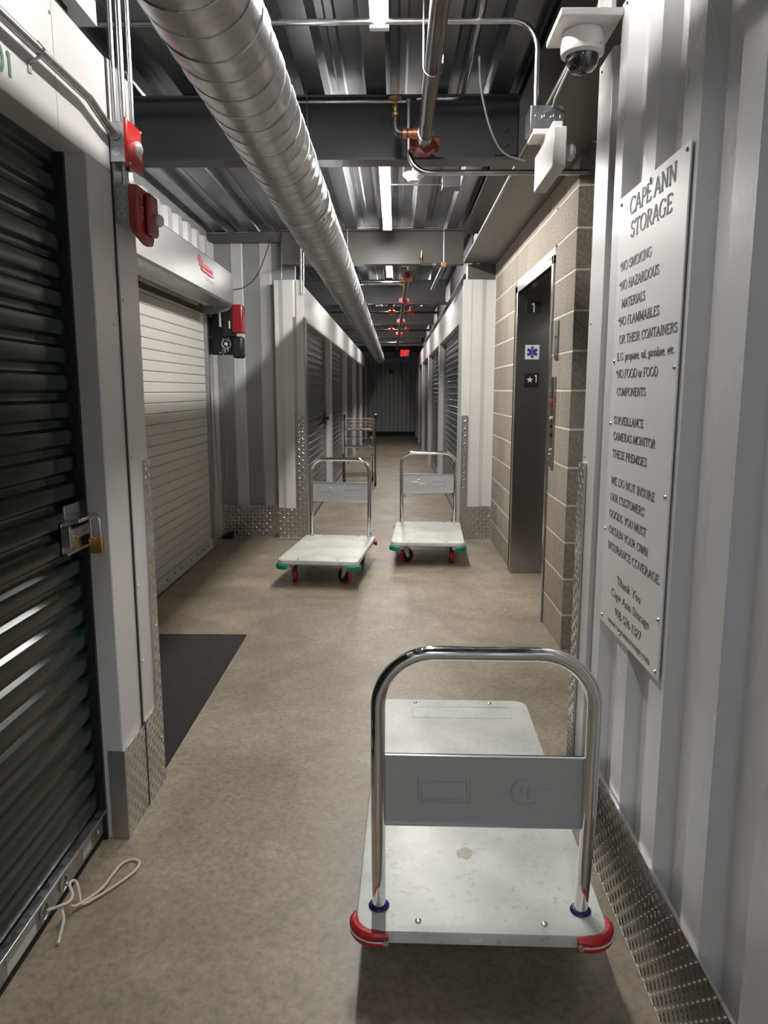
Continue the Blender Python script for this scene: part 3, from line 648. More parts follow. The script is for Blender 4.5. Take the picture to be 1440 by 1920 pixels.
# ================================================================== LIGHTS
def strip_light(x, y0, y1, label, z=2.80, mt_='tube'):
    t = thing('strip_light', (x, (y0 + y1) / 2, z + .02), label, 'light', 'ceiling strip lights along the corridor')
    MB().box(x - .036, y0, z + .012, x + .036, y1, z + .052).build('housing', 'offwhite', t, bevel=.003)
    pr = [(x + .034 * math.cos(a), z + .012 + .026 * math.sin(a)) for a in [PI + PI * k / 8 for k in range(9)]]
    MB().prism(pr, 1, y0 + .03, y1 - .03).build('diffuser', mt_, t)
    m = MB()
    for y in (y0, y1 - .03): m.box(x - .037, y, z - .016, x + .037, y + .03, z + .013)
    islands(m, 'end_cap', 'offwhite', t)
    m = MB()
    for y in (y0 + .4, y1 - .4): m.cyl((x, y, z + .05), (x, y, 2.95), .003, 6)
    islands(m, 'hanger', 'galv', t)
strip_light(-.066, 1.85, 3.10, 'bright strip light overhead in front of the first cross beam', 2.80, 'tubenear')
strip_light(-.075, 4.24, 6.68, 'long bright strip light between the first and second cross beams')
strip_light(-.078, 8.1, 9.35, 'strip light first inside the hall, beyond the second cross beam')
strip_light(-.078, 11.0, 12.2, 'strip light second inside the hall', 2.80)
strip_light(-.078, 13.9, 15.1, 'small distant strip light, last one lit down the hall', 2.80)

strip_light(-.078, 17.1, 18.3, 'farthest strip light hidden above the last visible beams of the hall', 2.80)
strip_light(-.10, -3.0, -1.1, 'strip light behind the viewer', 2.80, 'tubecool')

# ================================================================== DUCT
DX, DZ, DR = -.440, 2.300, .127
du = thing('spiral_duct', (DX, 9, DZ), 'round spiral galvanised air duct running the length of the ceiling', 'duct')
def duct(y0, y1, name, r):
    m = MB(); n = 48; k = max(2, int((y1 - y0) / .5)); m.tube([(DX, y0 + (y1 - y0) * i / k, DZ) for i in range(k + 1)], r, n); return m.build(name, 'duct', du)
ys = [-1.6, .9, 3.62, 6.60, 9.6, 12.6, 15.6, 18.6, 21.0]
for a, b in zip(ys, ys[1:]): duct(a, b, 'pipe_length', DR)
for y in ys[1:-1]:
    m = MB(); m.tube([(DX, y - .045, DZ), (DX, y - .04, DZ), (DX, y + .04, DZ), (DX, y + .045, DZ)], [DR + .0005, DR + .003, DR + .003, DR + .0005], 48, cap=False); m.build('coupling', 'duct', du)
    for a in (200, 320, 30): 
        a = math.radians(a); MB().cyl((DX + (DR + .002) * math.cos(a), y + .02, DZ + (DR + .002) * math.sin(a)), (DX + (DR + .008) * math.cos(a), y + .02, DZ + (DR + .008) * math.sin(a)), .004, 6).build('screw', 'galv', du)
m = MB(); pts = []; P_ = .118
y = -1.5
while y < 20.9:
    a = 2 * PI * y / P_; pts.append((DX + DR * math.cos(a), y, DZ + DR * math.sin(a))); y += P_ / 28
m.tube(pts, .0030, 4); m.build('spiral_seam', 'duct', du, smooth=False)
m = MB()
for y in (.2, 3.9, 7.0, 10.1, 13.2, 16.3, 19.4):
    m.cyl((DX, y, DZ + DR), (DX, y, 2.90), .003, 5)
islands(m, 'hanger', 'galv', du)
t = None

# ================================================================== PIPES AND CONDUITS
def pipe(name, pts, r, m, label, cat='pipe', rad=.06, n=12):
    return tag(MB().tube(bend(pts, rad) if len(pts) > 2 else pts, r, n).build(name, m), label, cat)
sp = thing('sprinkler_main', (.134, 2.0, 2.6), 'dark steel sprinkler main ending in a red clamp at the first cross beam', 'pipe')
MB().cyl((.134, -1.5, 2.60), (.134, 3.72, 2.60), .031, 20).build('pipe', 'pipe', sp)
MB().cyl((.134, 3.66, 2.60), (.134, 3.80, 2.60), .036, 20).build('end_fitting', 'galv', sp)
def clamp(parent, x, y, z, r=.036, s=1.0, m='clamp'):
    q = MB(); q.tube([(x, y - .028, z), (x, y - .026, z), (x, y + .026, z), (x, y + .028, z)], [r * s + .004, r * s + .012, r * s + .012, r * s + .004], 20)
    for dx in (-1, 1): q.box(x + dx * (r + .004), y - .02, z - .022, x + dx * (r + .034), y + .02, z + .022); q.cyl((x + dx * (r + .023), y, z - .035), (x + dx * (r + .023), y, z + .03), .006, 6)
    return q.build('clamp', m, parent)
clamp(sp, .134, 3.80, 2.590)
MB().cyl((.134, 3.81, 2.60), (.134, 3.85, 2.60), .034, 20).build('end_cap', 'clamp', sp)
MB().tube([(.11, 3.70, 2.61), (.075, 3.70, 2.61), (.074, 3.70, 2.61), (.055, 3.70, 2.61)], [.026, .026, .022, .022], 14).build('tee_outlet', 'copper', sp)
MB().tube(bend([(.065, 3.70, 2.61), (-.005, 3.70, 2.61), (-.005, 3.70, 2.68)], .03), .019, 14).build('elbow', 'pipe', sp)
MB().cyl((.048, 3.70, 2.61), (.030, 3.70, 2.61), .025, 14).build('elbow_collar', 'copper', sp)
MB().lathe([(.012, 0), (.017, .006), (.017, .018), (.010, .024), (.010, .04), (.013, .044), (.006, .05), (.004, .08)], (-.005, 3.70, 2.68), 2, 14).build('valve', 'brass', sp)
m = MB(); c0 = Vector((-.005, 3.70, 2.762)); m.tube([c0 + Vector((.028 * math.cos(a), .028 * math.sin(a), 0)) for a in [2 * PI * k / 16 for k in range(16)]], .0045, 6, closed=True)
for k in range(3): a = PI * k / 3; m.cyl(c0 + Vector((.028 * math.cos(a), .028 * math.sin(a), 0)), c0 - Vector((.028 * math.cos(a), .028 * math.sin(a), 0)), .003, 5)
m.build('valve_wheel', 'copper', sp)
m = MB(); 
for y in (2.95,):
    m.tube([(.134 + .036 * math.cos(a), y, 2.60 + .036 * math.sin(a)) for a in [PI + PI * k / 12 for k in range(13)]], .003, 6); m.cyl((.170, y, 2.60), (.170, y, 2.9), .003, 6); m.cyl((.098, y, 2.60), (.098, y, 2.9), .003, 6)
islands(m, 'hanger_loop', 'conduit', sp)
# hall sprinkler line
hs = thing('hall_sprinkler_line', (.08, 12, 2.52), 'red and dark sprinkler line with orange fittings running down the hall ceiling', 'pipe')
def hx(y): return .115 - (y - 7.6) * .0075
MB().tube([(hx(y), y, 2.555 - (y - 7.6) * .006) for y in (7.6, 10, 13, 16, 19, 22)], .026, 14).build('main_pipe', 'pipe', hs)
m = MB(); m.lathe([(.034, 0), (.052, .02), (.052, .09), (.036, .11)], (hx(7.6), 7.62, 2.548), 1, 16); m.build('end_valve', 'orange', hs)
m = MB(); m.cyl((hx(7.6), 7.66, 2.59), (hx(7.6), 7.66, 2.68), .008, 8); m.cyl((hx(7.6) - .06, 7.62, 2.64), (hx(7.6) + .02, 7.62, 2.64), .006, 8); m.build('valve_lever', 'chrome', hs)
for y, x0, x1, mm, org in ((8.15, -.38, hx(8), 'conduit', 0), (9.9, hx(9.9), .66, 'pipe', 0), (11.0, -.95, .62, 'pipe', 1), (13.9, -.95, .62, 'pipe', 1), (17.2, -.95, .62, 'pipe', 0)):
    z = 2.555 - (y - 7.6) * .006
    MB().cyl((x0, y, z), (x1, y, z), .020, 10).build('branch_pipe', mm, hs)
    if org:
        for dx in (-.15, .13):
            m = MB(); m.cyl((hx(y) + dx - .045, y, z), (hx(y) + dx + .045, y, z), .038, 12); m.cyl((hx(y) + dx, y, z), (hx(y) + dx, y, z + .085), .022, 10); m.build('orange_tee', 'orange', hs)
    else: MB().cyl((hx(y) - .07 if x0 < -.1 else hx(y) + .03, y, z), (hx(y) - .03 if x0 < -.1 else hx(y) + .08, y, z), .027, 10).build('branch_collar', 'brass' if mm == 'conduit' else 'clamp', hs)
for y in (9.6, 12.2, 14.6): clamp(hs, hx(y), y, 2.555 - (y - 7.6) * .006, .030)
# test drain near second beam
td = thing('drain_branch', (.33, 6.95, 2.45), 'small brass valve and copper elbow on a short pipe below the second cross beam', 'pipe')
MB().tube(bend([(.23, 6.95, 2.60), (.23, 6.95, 2.545), (.44, 6.95, 2.545)], .02), .013, 10).build('elbow_pipe', 'pipe', td)
MB().lathe([(.014, 0), (.02, .01), (.012, .03), (.012, .05), (.005, .055), (.005, .085)], (.23, 6.95, 2.585), 2, 12).build('valve', 'brass', td)
MB().cyl((.20, 6.95, 2.672), (.26, 6.95, 2.672), .005, 8).build('valve_handle', 'brass', td)
MB().box(.405, 6.925, 2.525, .455, 6.975, 2.565).build('tee', 'copper', td, bevel=.006)
MB().cyl((.43, 6.97, 2.54), (.39, 8.3, 2.50), .017, 10).build('drop_pipe', 'pipe', td)
MB().cyl((.43, 6.95, 2.56), (.43, 6.95, 2.93), .003, 6).build('hanger_rod', 'conduit', td)
MB().cyl((.33, 6.95, 2.545), (.36, 6.95, 2.545), .017, 10).build('collar', 'galv', td)

pipe('conduit', [(.060, 3.90, 2.83), (.060, 3.90, 2.49), (.95, 3.90, 2.49)], .014, 'conduit', 'steel conduit dropping past the red pipe clamp and bending right to the block wall', 'conduit', rad=.11)
pipe('conduit', [(-1.75, 3.06, 2.80), (.535, 3.06, 2.80), (.535, 3.06, 2.47)], .011, 'conduit', 'thin steel conduit crossing the roof deck and bending down to the emergency light', 'conduit', rad=.10)
pipe('conduit', [(-1.55, 7.115, 2.86), (-1.86 + .02, 7.115, 2.86), (-1.84, 7.115, 2.30)], .008, 'conduit', 'thin conduit bending round the corner of the dark lintel', 'conduit', rad=.12)
pipe('conduit', [(-1.50, 7.12, 2.865), (-1.055, 7.12, 2.865), (-1.055, 7.035, 2.435)], .006, 'conduit', 'thin conduit running down to the left pier top', 'conduit', rad=.02)
pipe('conduit', [(.075, 3.94, 2.835), (-.62, 3.94, 2.835)], .010, 'conduit', 'steel conduit along the top of the first cross beam', 'conduit')
pipe('conduit', [(.58, 5.2, 2.86), (.36, 3.93, 2.845), (.08, 3.93, 2.845)], .009, 'conduit', 'steel conduit bending along the roof deck above the first beam', 'conduit', rad=.06) if False else None
pipe('conduit', [(.32, 1.2, 2.84), (.32, 3.92, 2.84), (.10, 3.925, 2.84)], .010, 'conduit', 'steel conduit running overhead and bending left at the first cross beam', 'conduit', rad=.06)
pipe('cable', [(.355, 3.45, 2.84), (.365, 3.5, 2.74), (.42, 3.60, 2.60), (.50, 3.72, 2.52), (.62, 3.80, 2.515)], .0045, 'ltgrey', 'grey cable drooping from the roof deck to the horizontal conduit', 'cable', rad=.5)
pipe('conduit', [(-.87, 7.04, 2.95), (-.872, 7.03, 2.30)], .006, 'conduit', 'first thin conduit down the corner of the left pier', 'conduit')
pipe('conduit', [(-.845, 7.04, 2.95), (-.85, 7.03, 2.30)], .006, 'conduit', 'second thin conduit down the corner of the left pier', 'conduit')
pipe('conduit', [(-.06, 5.30, 2.80), (.33, 5.30, 2.80), (.33, 5.30, 2.86)], .007, 'conduit', 'thin conduit between the long strip light and its grey box', 'conduit', rad=.02)
pipe('conduit', [(-.50, 7.03, 2.885), (.40, 7.03, 2.885)], .006, 'conduit', 'thin conduit along the top of the beam at the hall mouth', 'conduit')
tag(MB().box(.31, 5.25, 2.77, .43, 5.36, 2.85).build('junction_box', 'beam', bevel=.003), 'grey junction box under the deck beside the smoke detector', 'electrical box')
pipe('flange_lip', [(.617, .8, 2.575), (.617, 7.0, 2.575)], .005, 'ltgrey', 'slim pale lip along the edge of the wide brown beam', 'cable')  # added pale tube stands in for the bright lip of the beam flange
sd = thing('smoke_detector', (.109, 4.85, 2.70), 'round white smoke detector hanging under the roof deck', 'smoke detector')
MB().lathe([(.068, .045), (.068, .038), (.060, .028), (.040, .012), (.038, .0)], (.109, 4.85, 2.70), 2, 24).build('housing', 'offwhite', sd)
MB().lathe([(.022, .005), (.022, -.004)], (.109, 4.85, 2.70), 2, 16).build('sensor', 'ltgrey', sd)
MB().cyl((.109, 4.85, 2.745), (.109, 4.85, 2.94), .010, 8).build('stem', 'conduit', sd)
# left diagonal conduit + vertical trio
cc = thing('header_conduit', (-.84, 1.4, 2.2), 'steel conduit strapped along the header of the nearest unit', 'conduit')
MB().tube(bend([(-.835, -1.0, 2.205), (-.835, 2.15, 2.205), (-.838, 2.30, 2.175), (-.838, 2.36, 2.175)], .06), .0125, 12).build('tube', 'conduit', cc)
for y in (1.86, .6):
    m = MB(); m.tube([(-.86, y, 2.180), (-.835, y, 2.188), (-.821, y, 2.205), (-.835, y, 2.221), (-.86, y, 2.222)], .004, 6); m.box(-.86, y - .008, 2.155, -.857, y + .008, 2.18); m.build('strap', 'conduit', cc)
m = MB(); m.cyl((-.838, 2.335, 2.175), (-.838, 2.36, 2.175), .017, 10); m.build('connector', 'galv', cc)
for i, (x, y) in enumerate(((-.848, 2.375), (-.832, 2.40), (-.815, 2.43))):
    pipe('conduit', [(x, y, 2.214), (x, y, 2.60), (x - .03 * (i != 2), y, 2.92)], .0075 if i != 1 else .010, 'conduit', ['leftmost', 'middle', 'rightmost'][i] + ' of three upright conduits rising from the upper red alarm box', 'conduit', rad=.1)

# alarms
ab = thing('alarm_speaker', (-.835, 2.4, 2.10), 'upper bright red alarm device on its steel box at the corner of the nearest unit', 'alarm')
MB().box(-.86, 2.345, 2.098, -.812, 2.455, 2.212).build('back_box', 'galv', ab, bevel=.002)
m = MB(); m.cyl((-.838, 2.3445, 2.128), (-.838, 2.343, 2.128), .013, 14); m.build('knockout', 'conduit', ab)
MB().box(-.812, 2.335, 2.088, -.800, 2.465, 2.222).build('cover', 'red', ab, bevel=.004)
m = MB()
for y, z in ((2.345, 2.215), (2.455, 2.215), (2.345, 2.095), (2.455, 2.095)): m.cyl((-.800, y, z), (-.797, y, z), .0035, 8)
islands(m, 'screw', 'offwhite', ab)
MB().lathe([(.022, 0), (.022, .006), (.016, .014), (.006, .018)], (-.800, 2.415, 2.155), 0, 18).build('sounder', 'offwhite', ab)
m = MB(); m.cyl((-.836, 2.40, 2.042), (-.836, 2.40, 2.098), .011, 12); m.cyl((-.836, 2.40, 2.085), (-.836, 2.40, 2.099), .016, 12); m.cyl((-.836, 2.40, 2.042), (-.836, 2.40, 2.052), .016, 12); m.build('nipple', 'conduit', ab)
fa = thing('fire_strobe', (-.835, 2.42, 1.9), 'lower dark red fire strobe lettered FIRE on its grey box, left corner', 'alarm')
MB().box(-.86, 2.355, 1.925, -.812, 2.465, 2.040).build('back_box', 'grey', fa, bevel=.002)
m = MB()
for z in (1.952, 1.982, 2.014): m.tube([(-.836 + .011 * math.cos(a), 2.3545, z + .011 * math.sin(a)) for a in [2 * PI * k / 14 for k in range(14)]], .0012, 5, closed=True)
islands(m, 'knockout', 'ltgrey', fa)
pr = [(2.348, 1.915), (2.362, 1.900), (2.46, 1.880), (2.492, 1.880), (2.505, 1.90), (2.505, 2.025), (2.49, 2.040), (2.362, 2.040), (2.348, 2.03)]
MB().prism(pr, 0, -.812, -.786).build('housing', 'darkred', fa, bevel=.005)
MB().box(-.786, 2.41, 1.905, -.765, 2.495, 2.03).build('raised_bezel', 'darkred', fa, bevel=.010)
lettering('FIRE', (-.7852, 2.385, 2.02), (0, 0, -1), (0, 1, 0), .085, .015, wide=.16, thin=.14, serif=False).build('lettering', 'offwhite', fa, smooth=False)
for i, ch in enumerate(''): pass
MB().lathe([(.018, 0), (.020, .010), (.014, .020), (.005, .024)], (-.765, 2.465, 1.955), 0, 14).build('strobe_lens', 'clear', fa)

# dome camera
dc = thing('dome_camera', (.53, 2.3, 2.36), 'white dome security camera on a flat bracket at the top of the right wall', 'camera')
MB().box(.445, 2.20, 2.425, .615, 2.40, 2.445).build('mounting_plate', 'offwhite', dc, bevel=.003)
MB().lathe([(.052, .060), (.056, .055), (.062, .02), (.060, .0), (.048, -.006)], (.530, 2.30, 2.366), 2, 28).build('base_ring', 'offwhite', dc)
MB().lathe([(.047, .0), (.0465, -.012), (.042, -.026), (.030, -.040), (.012, -.047), (.001, -.048)], (.530, 2.30, 2.362), 2, 24).build('dome', 'glassdome', dc)
m = MB(); m.box(.60, 2.28, 2.445, .616, 2.42, 2.62); m.box(.575, 2.31, 2.445, .60, 2.325, 2.60); m.build('bracket', 'offwhite', dc, bevel=.002)
m = MB(); m.cyl((.567, 2.255, 2.378), (.571, 2.250, 2.378), .004, 8); m.build('screw', 'ltgrey', dc)

# emergency light
em = thing('emergency_light', (.57, 3.0, 2.17), 'white emergency light with round lamp head hanging from a steel junction box', 'light')
MB().box(.500, 2.965, 2.385, .625, 3.085, 2.470).build('junction_box', 'galv', em, bevel=.002)
m = MB()
for x in (.530, .563, .597): m.tube([(x + .013 * math.cos(a), 2.9635, 2.43 + .013 * math.sin(a)) for a in [2 * PI * k / 14 for k in range(14)]], .0013, 5, closed=True)
islands(m, 'knockout', 'conduit', em)
MB().box(.510, 2.955, 2.365, .632, 3.08, 2.385).build('canopy_plate', 'offwhite', em, bevel=.003)
MB().box(.550, 2.775, 2.20, .598, 3.13, 2.335).build('body', 'offwhite', em, bevel=.004)
MB().box(.556, 2.82, 2.335, .592, 3.05, 2.366).build('neck', 'offwhite', em, bevel=.003)
MB().box(.598, 2.80, 2.24, .608, 2.85, 2.28).build('lamp_bracket', 'offwhite', em, bevel=.003)
MB().lathe([(.010, 0), (.026, .008), (.030, .02), (.022, .032), (.008, .037)], (.604, 2.825, 2.262), 0, 18).build('lamp_head', 'offwhite', em)
pipe('thin_tube', [(.567, 2.6, 2.47), (.575, 2.9, 2.468), (.59, 3.02, 2.466)], .004, 'ltgrey', 'thin pale tube running from the emergency light box toward the dome camera', 'cable', rad=.1)

# exit sign
ex = thing('exit_sign', (.19, 20.0, 2.3), 'small lit red EXIT sign at the far end of the hall', 'sign')
MB().box(.115, 20.0, 2.30, .36, 20.04, 2.52).build('housing', 'black', ex, bevel=.004)
lettering('EXIT', (.125, 19.998, 2.34), (1, 0, 0), (0, 0, 1), .225, .14, wide=.15, thin=.15, serif=False, tilt=0).build('letters', 'exitred', ex, smooth=False)
MB().cyl((.2375, 20.02, 2.515), (.2375, 20.02, 2.88), .008, 8).build('stem', 'black', ex)

# ================================================================== LOADING DOOR
ld = thing('door_20', (-1.7, 4.9, 0), 'beige grey slatted rolling door in the left recess', None, None, 'structure')
ld.name = 'door_12'; WL[ld.name] = Vector((-1.7, 4.9, 0))
sl0 = None
for k in range(28):
    z = .085 + k * .0735
    if sl0 is None:
        pr = [(-1.708, 0.0012), (-1.695, 0.0012), (-1.690, .006), (-1.690, .066), (-1.695, .0718), (-1.708, .0718)]
        m = MB(); m.prism([(a, b + z) for a, b in pr], 1, 3.22, 6.64); sl0 = m.build('slat', 'slat', ld, smooth=False)
    else:
        o = sl0.copy(); C.objects.link(o); o.parent = ld; o.location = sl0.location + Vector((0, 0, k * .0735))
MB().box(-1.712, 3.22, .08, -1.7085, 6.64, 2.14).build('slat_backing', 'black', ld, smooth=False)
m = MB(); m.box(-1.712, 3.22, .012, -1.678, 6.64, .085); m.box(-1.712, 3.22, .010, -1.655, 6.64, .018); m.build('bottom_bar', 'slat', ld, bevel=.002)
for y in (4.4, 4.9, 5.25, 5.45, 5.62, 5.9, 6.1, 6.3, 6.45): MB().cyl((-1.678, y, .05), (-1.672, y, .05), .007, 8).build('bolt', 'black', ld)
m = MB(); m.box(-1.74, 6.63, 0, -1.665, 6.645, 2.16); m.box(-1.74, 6.69, 0, -1.665, 6.72, 2.16); m.box(-1.665, 6.63, 0, -1.655, 6.655, 2.16); m.box(-1.72, 6.645, 0, -1.70, 6.70, 2.16); m.build('guide_rail', 'galv', ld, smooth=False)
m = MB(); m.box(-1.74, 3.15, 0, -1.665, 3.22, 2.16); m.build('guide_rail', 'galv', ld, smooth=False)
m = MB(); m.cyl((-1.62, 3.2, 2.20), (-1.62, 6.5, 2.20), .06, 20); m.box(-1.70, 3.2, 2.09, -1.69, 6.62, 2.2); m.build('curtain_roll', 'slat', ld)
hd = thing('door_hood', (-1.55, 4.9, 2.12), 'long grey sheet metal hood box over the slatted rolling door', 'door hood')
m = MB(); pr = [(-1.70, 2.435), (-1.42, 2.425), (-1.40, 2.405), (-1.40, 2.155), (-1.415, 2.140), (-1.56, 2.135), (-1.56, 2.145), (-1.42, 2.150), (-1.41, 2.16), (-1.41, 2.40), (-1.425, 2.415), (-1.70, 2.425)]
m.prism(pr, 1, 3.0, 6.53); m.build('hood_shell', 'hood', hd, smooth=False)
m = MB(); m.prism([(-1.71, 2.43), (-1.42, 2.42), (-1.40, 2.40), (-1.40, 2.16), (-1.45, 2.10), (-1.60, 2.07), (-1.71, 2.09)], 1, 6.53, 6.55); m.build('end_plate', 'hood', hd, smooth=False)
MB().box(-1.75, 3.0, 2.424, -1.70, 6.6, 2.445).build('mounting_angle', 'farpanel', hd, smooth=False)
# faded red logo sticker, in perspective order along the hood
m = MB()
def stroke(pts, r=.004): m.tube([(-1.3985, p[0], p[1]) for p in pts], r, 4)
for i, (y0, z0, z1) in enumerate([(5.42, 2.33, 2.375), (5.45, 2.30, 2.375), (5.49, 2.28, 2.37), (5.53, 2.29, 2.35), (5.57, 2.27, 2.33), (5.61, 2.27, 2.33), (5.65, 2.27, 2.33), (5.69, 2.26, 2.33), (5.73, 2.265, 2.325), (5.77, 2.265, 2.325), (5.81, 2.27, 2.32)]): stroke([(y0, z0), (y0 + .008, z1)], .006)
stroke([(5.50, 2.285), (5.84, 2.275)], .010); stroke([(5.50, 2.318), (5.84, 2.312)], .007); m.build('red_sticker', 'redink', hd)
m = MB(); stroke([(5.58, 2.245), (5.86, 2.238)], .003); stroke([(5.62, 2.23), (5.84, 2.224)], .003); islands(m, 'sticker_caption', 'grey', hd)

# door operator
op = thing('door_operator', (-1.55, 6.75, 1.7), 'black and red motor operator with chain wheel at the end of the rolling door', 'motor')
MB().box(-1.705, 6.78, 1.742, -1.44, 6.84, 2.12).build('mounting_plate', 'black', op, bevel=.003)
MB().box(-1.53, 6.68, 1.90, -1.445, 6.80, 2.165).build('control_box', 'black', op, bevel=.006)
MB().box(-1.445, 6.67, 1.925, -1.352, 6.80, 2.170).build('red_cover', 'darkred', op, bevel=.012)
MB().box(-1.452, 6.70, 1.708, -1.362, 6.82, 1.90).build('motor_housing', 'black', op, bevel=.02)
m = MB(); m.tube([(-1.518 + .040 * math.cos(a), 6.745, 1.835 + .040 * math.sin(a)) for a in [2 * PI * k / 20 for k in range(20)]], .007, 8, closed=True)
for k in range(5): a = 2 * PI * k / 5; m.cyl((-1.518, 6.745, 1.835), (-1.518 + .04 * math.cos(a), 6.745, 1.835 + .04 * math.sin(a)), .005, 6)
m.build('chain_wheel', 'grey', op)
MB().cyl((-1.518, 6.78, 1.835), (-1.518, 6.735, 1.835), .015, 14).build('hub', 'chrome', op)
for x, z in ((-1.67, 1.90), (-1.535, 1.765), (-1.58, 1.76), (-1.55, 1.785), (-1.51, 1.935), (-1.66, 2.08), (-1.48, 1.92)): MB().cyl((x, 6.785, z), (x, 6.77, z), .007 if x > -1.66 else .012, 8).build('bolt', 'conduit', op)
MB().box(-1.565, 6.69, 1.98, -1.545, 6.78, 2.15).build('spring_arm', 'ltgrey', op, bevel=.003)
m = MB(); m.tube([(-1.55, 6.745, 1.885), (-1.545, 6.745, 1.87), (-1.54, 6.745, 1.88)], .004, 6); m.tube([(-1.50, 6.745, 1.89), (-1.493, 6.745, 1.87), (-1.487, 6.745, 1.885)], .004, 6); m.box(-1.535, 6.74, 1.77, -1.528, 6.75, 1.80); m.box(-1.508, 6.74, 1.77, -1.501, 6.75, 1.80); islands(m, 'chain_guide', 'ltgrey', op)
lettering('0123', (-1.461, 6.6795, 1.96), (0, 0, 1), (-1, 0, 0), .06, .018, wide=.2, thin=.15, serif=False).build('label_print', 'whiteink', op, smooth=False) if False else MB().box(-1.475, 6.678, 1.965, -1.462, 6.6815, 2.03).build('label_strip', 'whiteink', op, smooth=False)
m = MB(); m.tube([(-1.352 + .0 + .012 * math.sin(a), 6.73, 2.115 - .03 * math.cos(a)) for a in [PI * k / 8 for k in range(9)]], .003, 6); m.build('pull_ring', 'black', op)
# chain loop
m = MB()
def chain(pts):
    pts = [Vector(p) for p in pts]; L = [0]
    for a, b in zip(pts, pts[1:]): L.append(L[-1] + (b - a).length)
    s_ = 0; k = 0
    while s_ < L[-1]:
        i = max(j for j in range(len(L)) if L[j] <= s_); i = min(i, len(pts) - 2); f = (s_ - L[i]) / (L[i + 1] - L[i]); c = pts[i].lerp(pts[i + 1], f); d = (pts[i + 1] - pts[i]).normalized()
        side = Vector((1, 0, 0)) if k % 2 else Vector((0, 1, 0)); side = (side - d * side.dot(d)).normalized()
        m.tube([c + d * .015 * math.cos(a) + side * .007 * math.sin(a) for a in [2 * PI * q / 8 for q in range(8)]], .0022, 4, closed=True); s_ += .0245; k += 1
chain([(-1.655, 6.76, 1.74), (-1.652, 6.76, 1.2), (-1.640, 6.76, .75), (-1.622, 6.76, .50), (-1.605, 6.76, .435), (-1.592, 6.76, .425), (-1.580, 6.76, .445), (-1.566, 6.76, .52), (-1.548, 6.76, .85), (-1.545, 6.76, 1.3), (-1.555, 6.76, 1.80)])
tag(m.build('hoist_chain', 'grey'), 'long steel pull chain looping below the door operator', 'chain')
pipe('cable', [(-1.435, 6.60, 2.28), (-1.36, 6.85, 2.33), (-1.27, 7.0, 2.45), (-1.20, 7.08, 2.66), (-1.16, 7.12, 2.80)], .0045, 'black', 'black cable curving from the hood end up to the dark lintel', 'cable', rad=.6)
pipe('cable', [(-.93, 7.05, 2.86), (-.88, 6.9, 2.74), (-.78, 6.7, 2.66), (-.66, 6.6, 2.70), (-.60, 6.55, 2.80), (-.58, 6.5, 2.87)], .004, 'black', 'thin black cable sagging behind the duct beside the pier column', 'cable', rad=.4)
fs = thing('floor_sensor', (-1.6, 7.0, 0), 'small black door sensor on the floor at the recess corner', 'sensor')
MB().box(-1.68, 7.02, .0, -1.58, 7.12, .035).build('base', 'black', fs, bevel=.006)
MB().cyl((-1.61, 7.01, .045), (-1.61, 7.10, .045), .022, 12).build('sensor_head', 'rubber', fs)
MB().cyl((-1.57, 7.06, .0), (-1.57, 7.06, .03), .012, 10).build('indicator', 'green', fs)
# mat
mt = MB(); mt.box(-1.66, 2.56, 0.0, -.872, 4.155, .009)
tag(mt.build('entrance_mat', 'mat', bevel=.003), 'dark charcoal carpet mat in front of the slatted rolling door', 'mat')

# ================================================================== SIGN
sg = thing('notice_board', (.6, 1.87, .76), 'tall white rules notice with dark serif lettering on the corrugated wall', 'sign')
SX = XR - .010
MB().box(SX, 1.627, .758, SX + .004, 2.112, 1.930).build('board', 'signm', sg, bevel=.001)
TXT = [("CAPE ANN", 2.023, 1.699, 1.869, .041), ("STORAGE", 2.006, 1.715, 1.810, .039), ("*NO SMOKING", 2.082, 1.833, 1.736, .023), ("*NO HAZARDOUS", 2.080, 1.775, 1.686, .023), ("MATERIALS", 2.051, 1.863, 1.639, .022),
       ("*NO FLAMMABLES", 2.073, 1.757, 1.593, .022), ("OR THEIR CONTAINERS", 2.059, 1.638, 1.546, .021), ("E.G. propane, oil, gasoline, etc.", 2.070, 1.643, 1.501, .020), ("*NO FOOD or FOOD", 2.072, 1.743, 1.455, .021), ("COMPONENTS", 2.057, 1.819, 1.408, .020),
       ("SURVEILLANCE", 2.070, 1.823, 1.331, .020), ("CAMERAS MONITOR", 2.067, 1.731, 1.288, .020), ("THESE PREMISES", 2.067, 1.784, 1.240, .020), ("WE DO NOT INSURE", 2.067, 1.714, 1.165, .020), ("OUR CUSTOMERS'", 2.067, 1.777, 1.119, .020),
       ("GOODS. YOU MUST", 2.067, 1.758, 1.072, .020), ("OBTAIN YOUR OWN", 2.065, 1.739, 1.027, .020), ("INSURANCE COVERAGE.", 2.067, 1.647, .982, .020), ("Thank You", 1.968, 1.769, .902, .021), ("Cape Ann Storage", 2.013, 1.701, .859, .020),
       ("978-526-1327", 1.971, 1.754, .812, .021), ("www.capeannstorage.com", 2.030, 1.683, .777, .016)]
for tx, ya, yb, z, cap in TXT:
    cap = cap * .98
    # keep the photograph's order top to bottom; left of the text is far from the viewer
    lettering(tx, (SX - .0008, ya, z), (0, -1, 0), (0, 0, 1), ya - yb, cap, wide=.20, thin=.085).build('text_line', 'ink', sg, smooth=False)
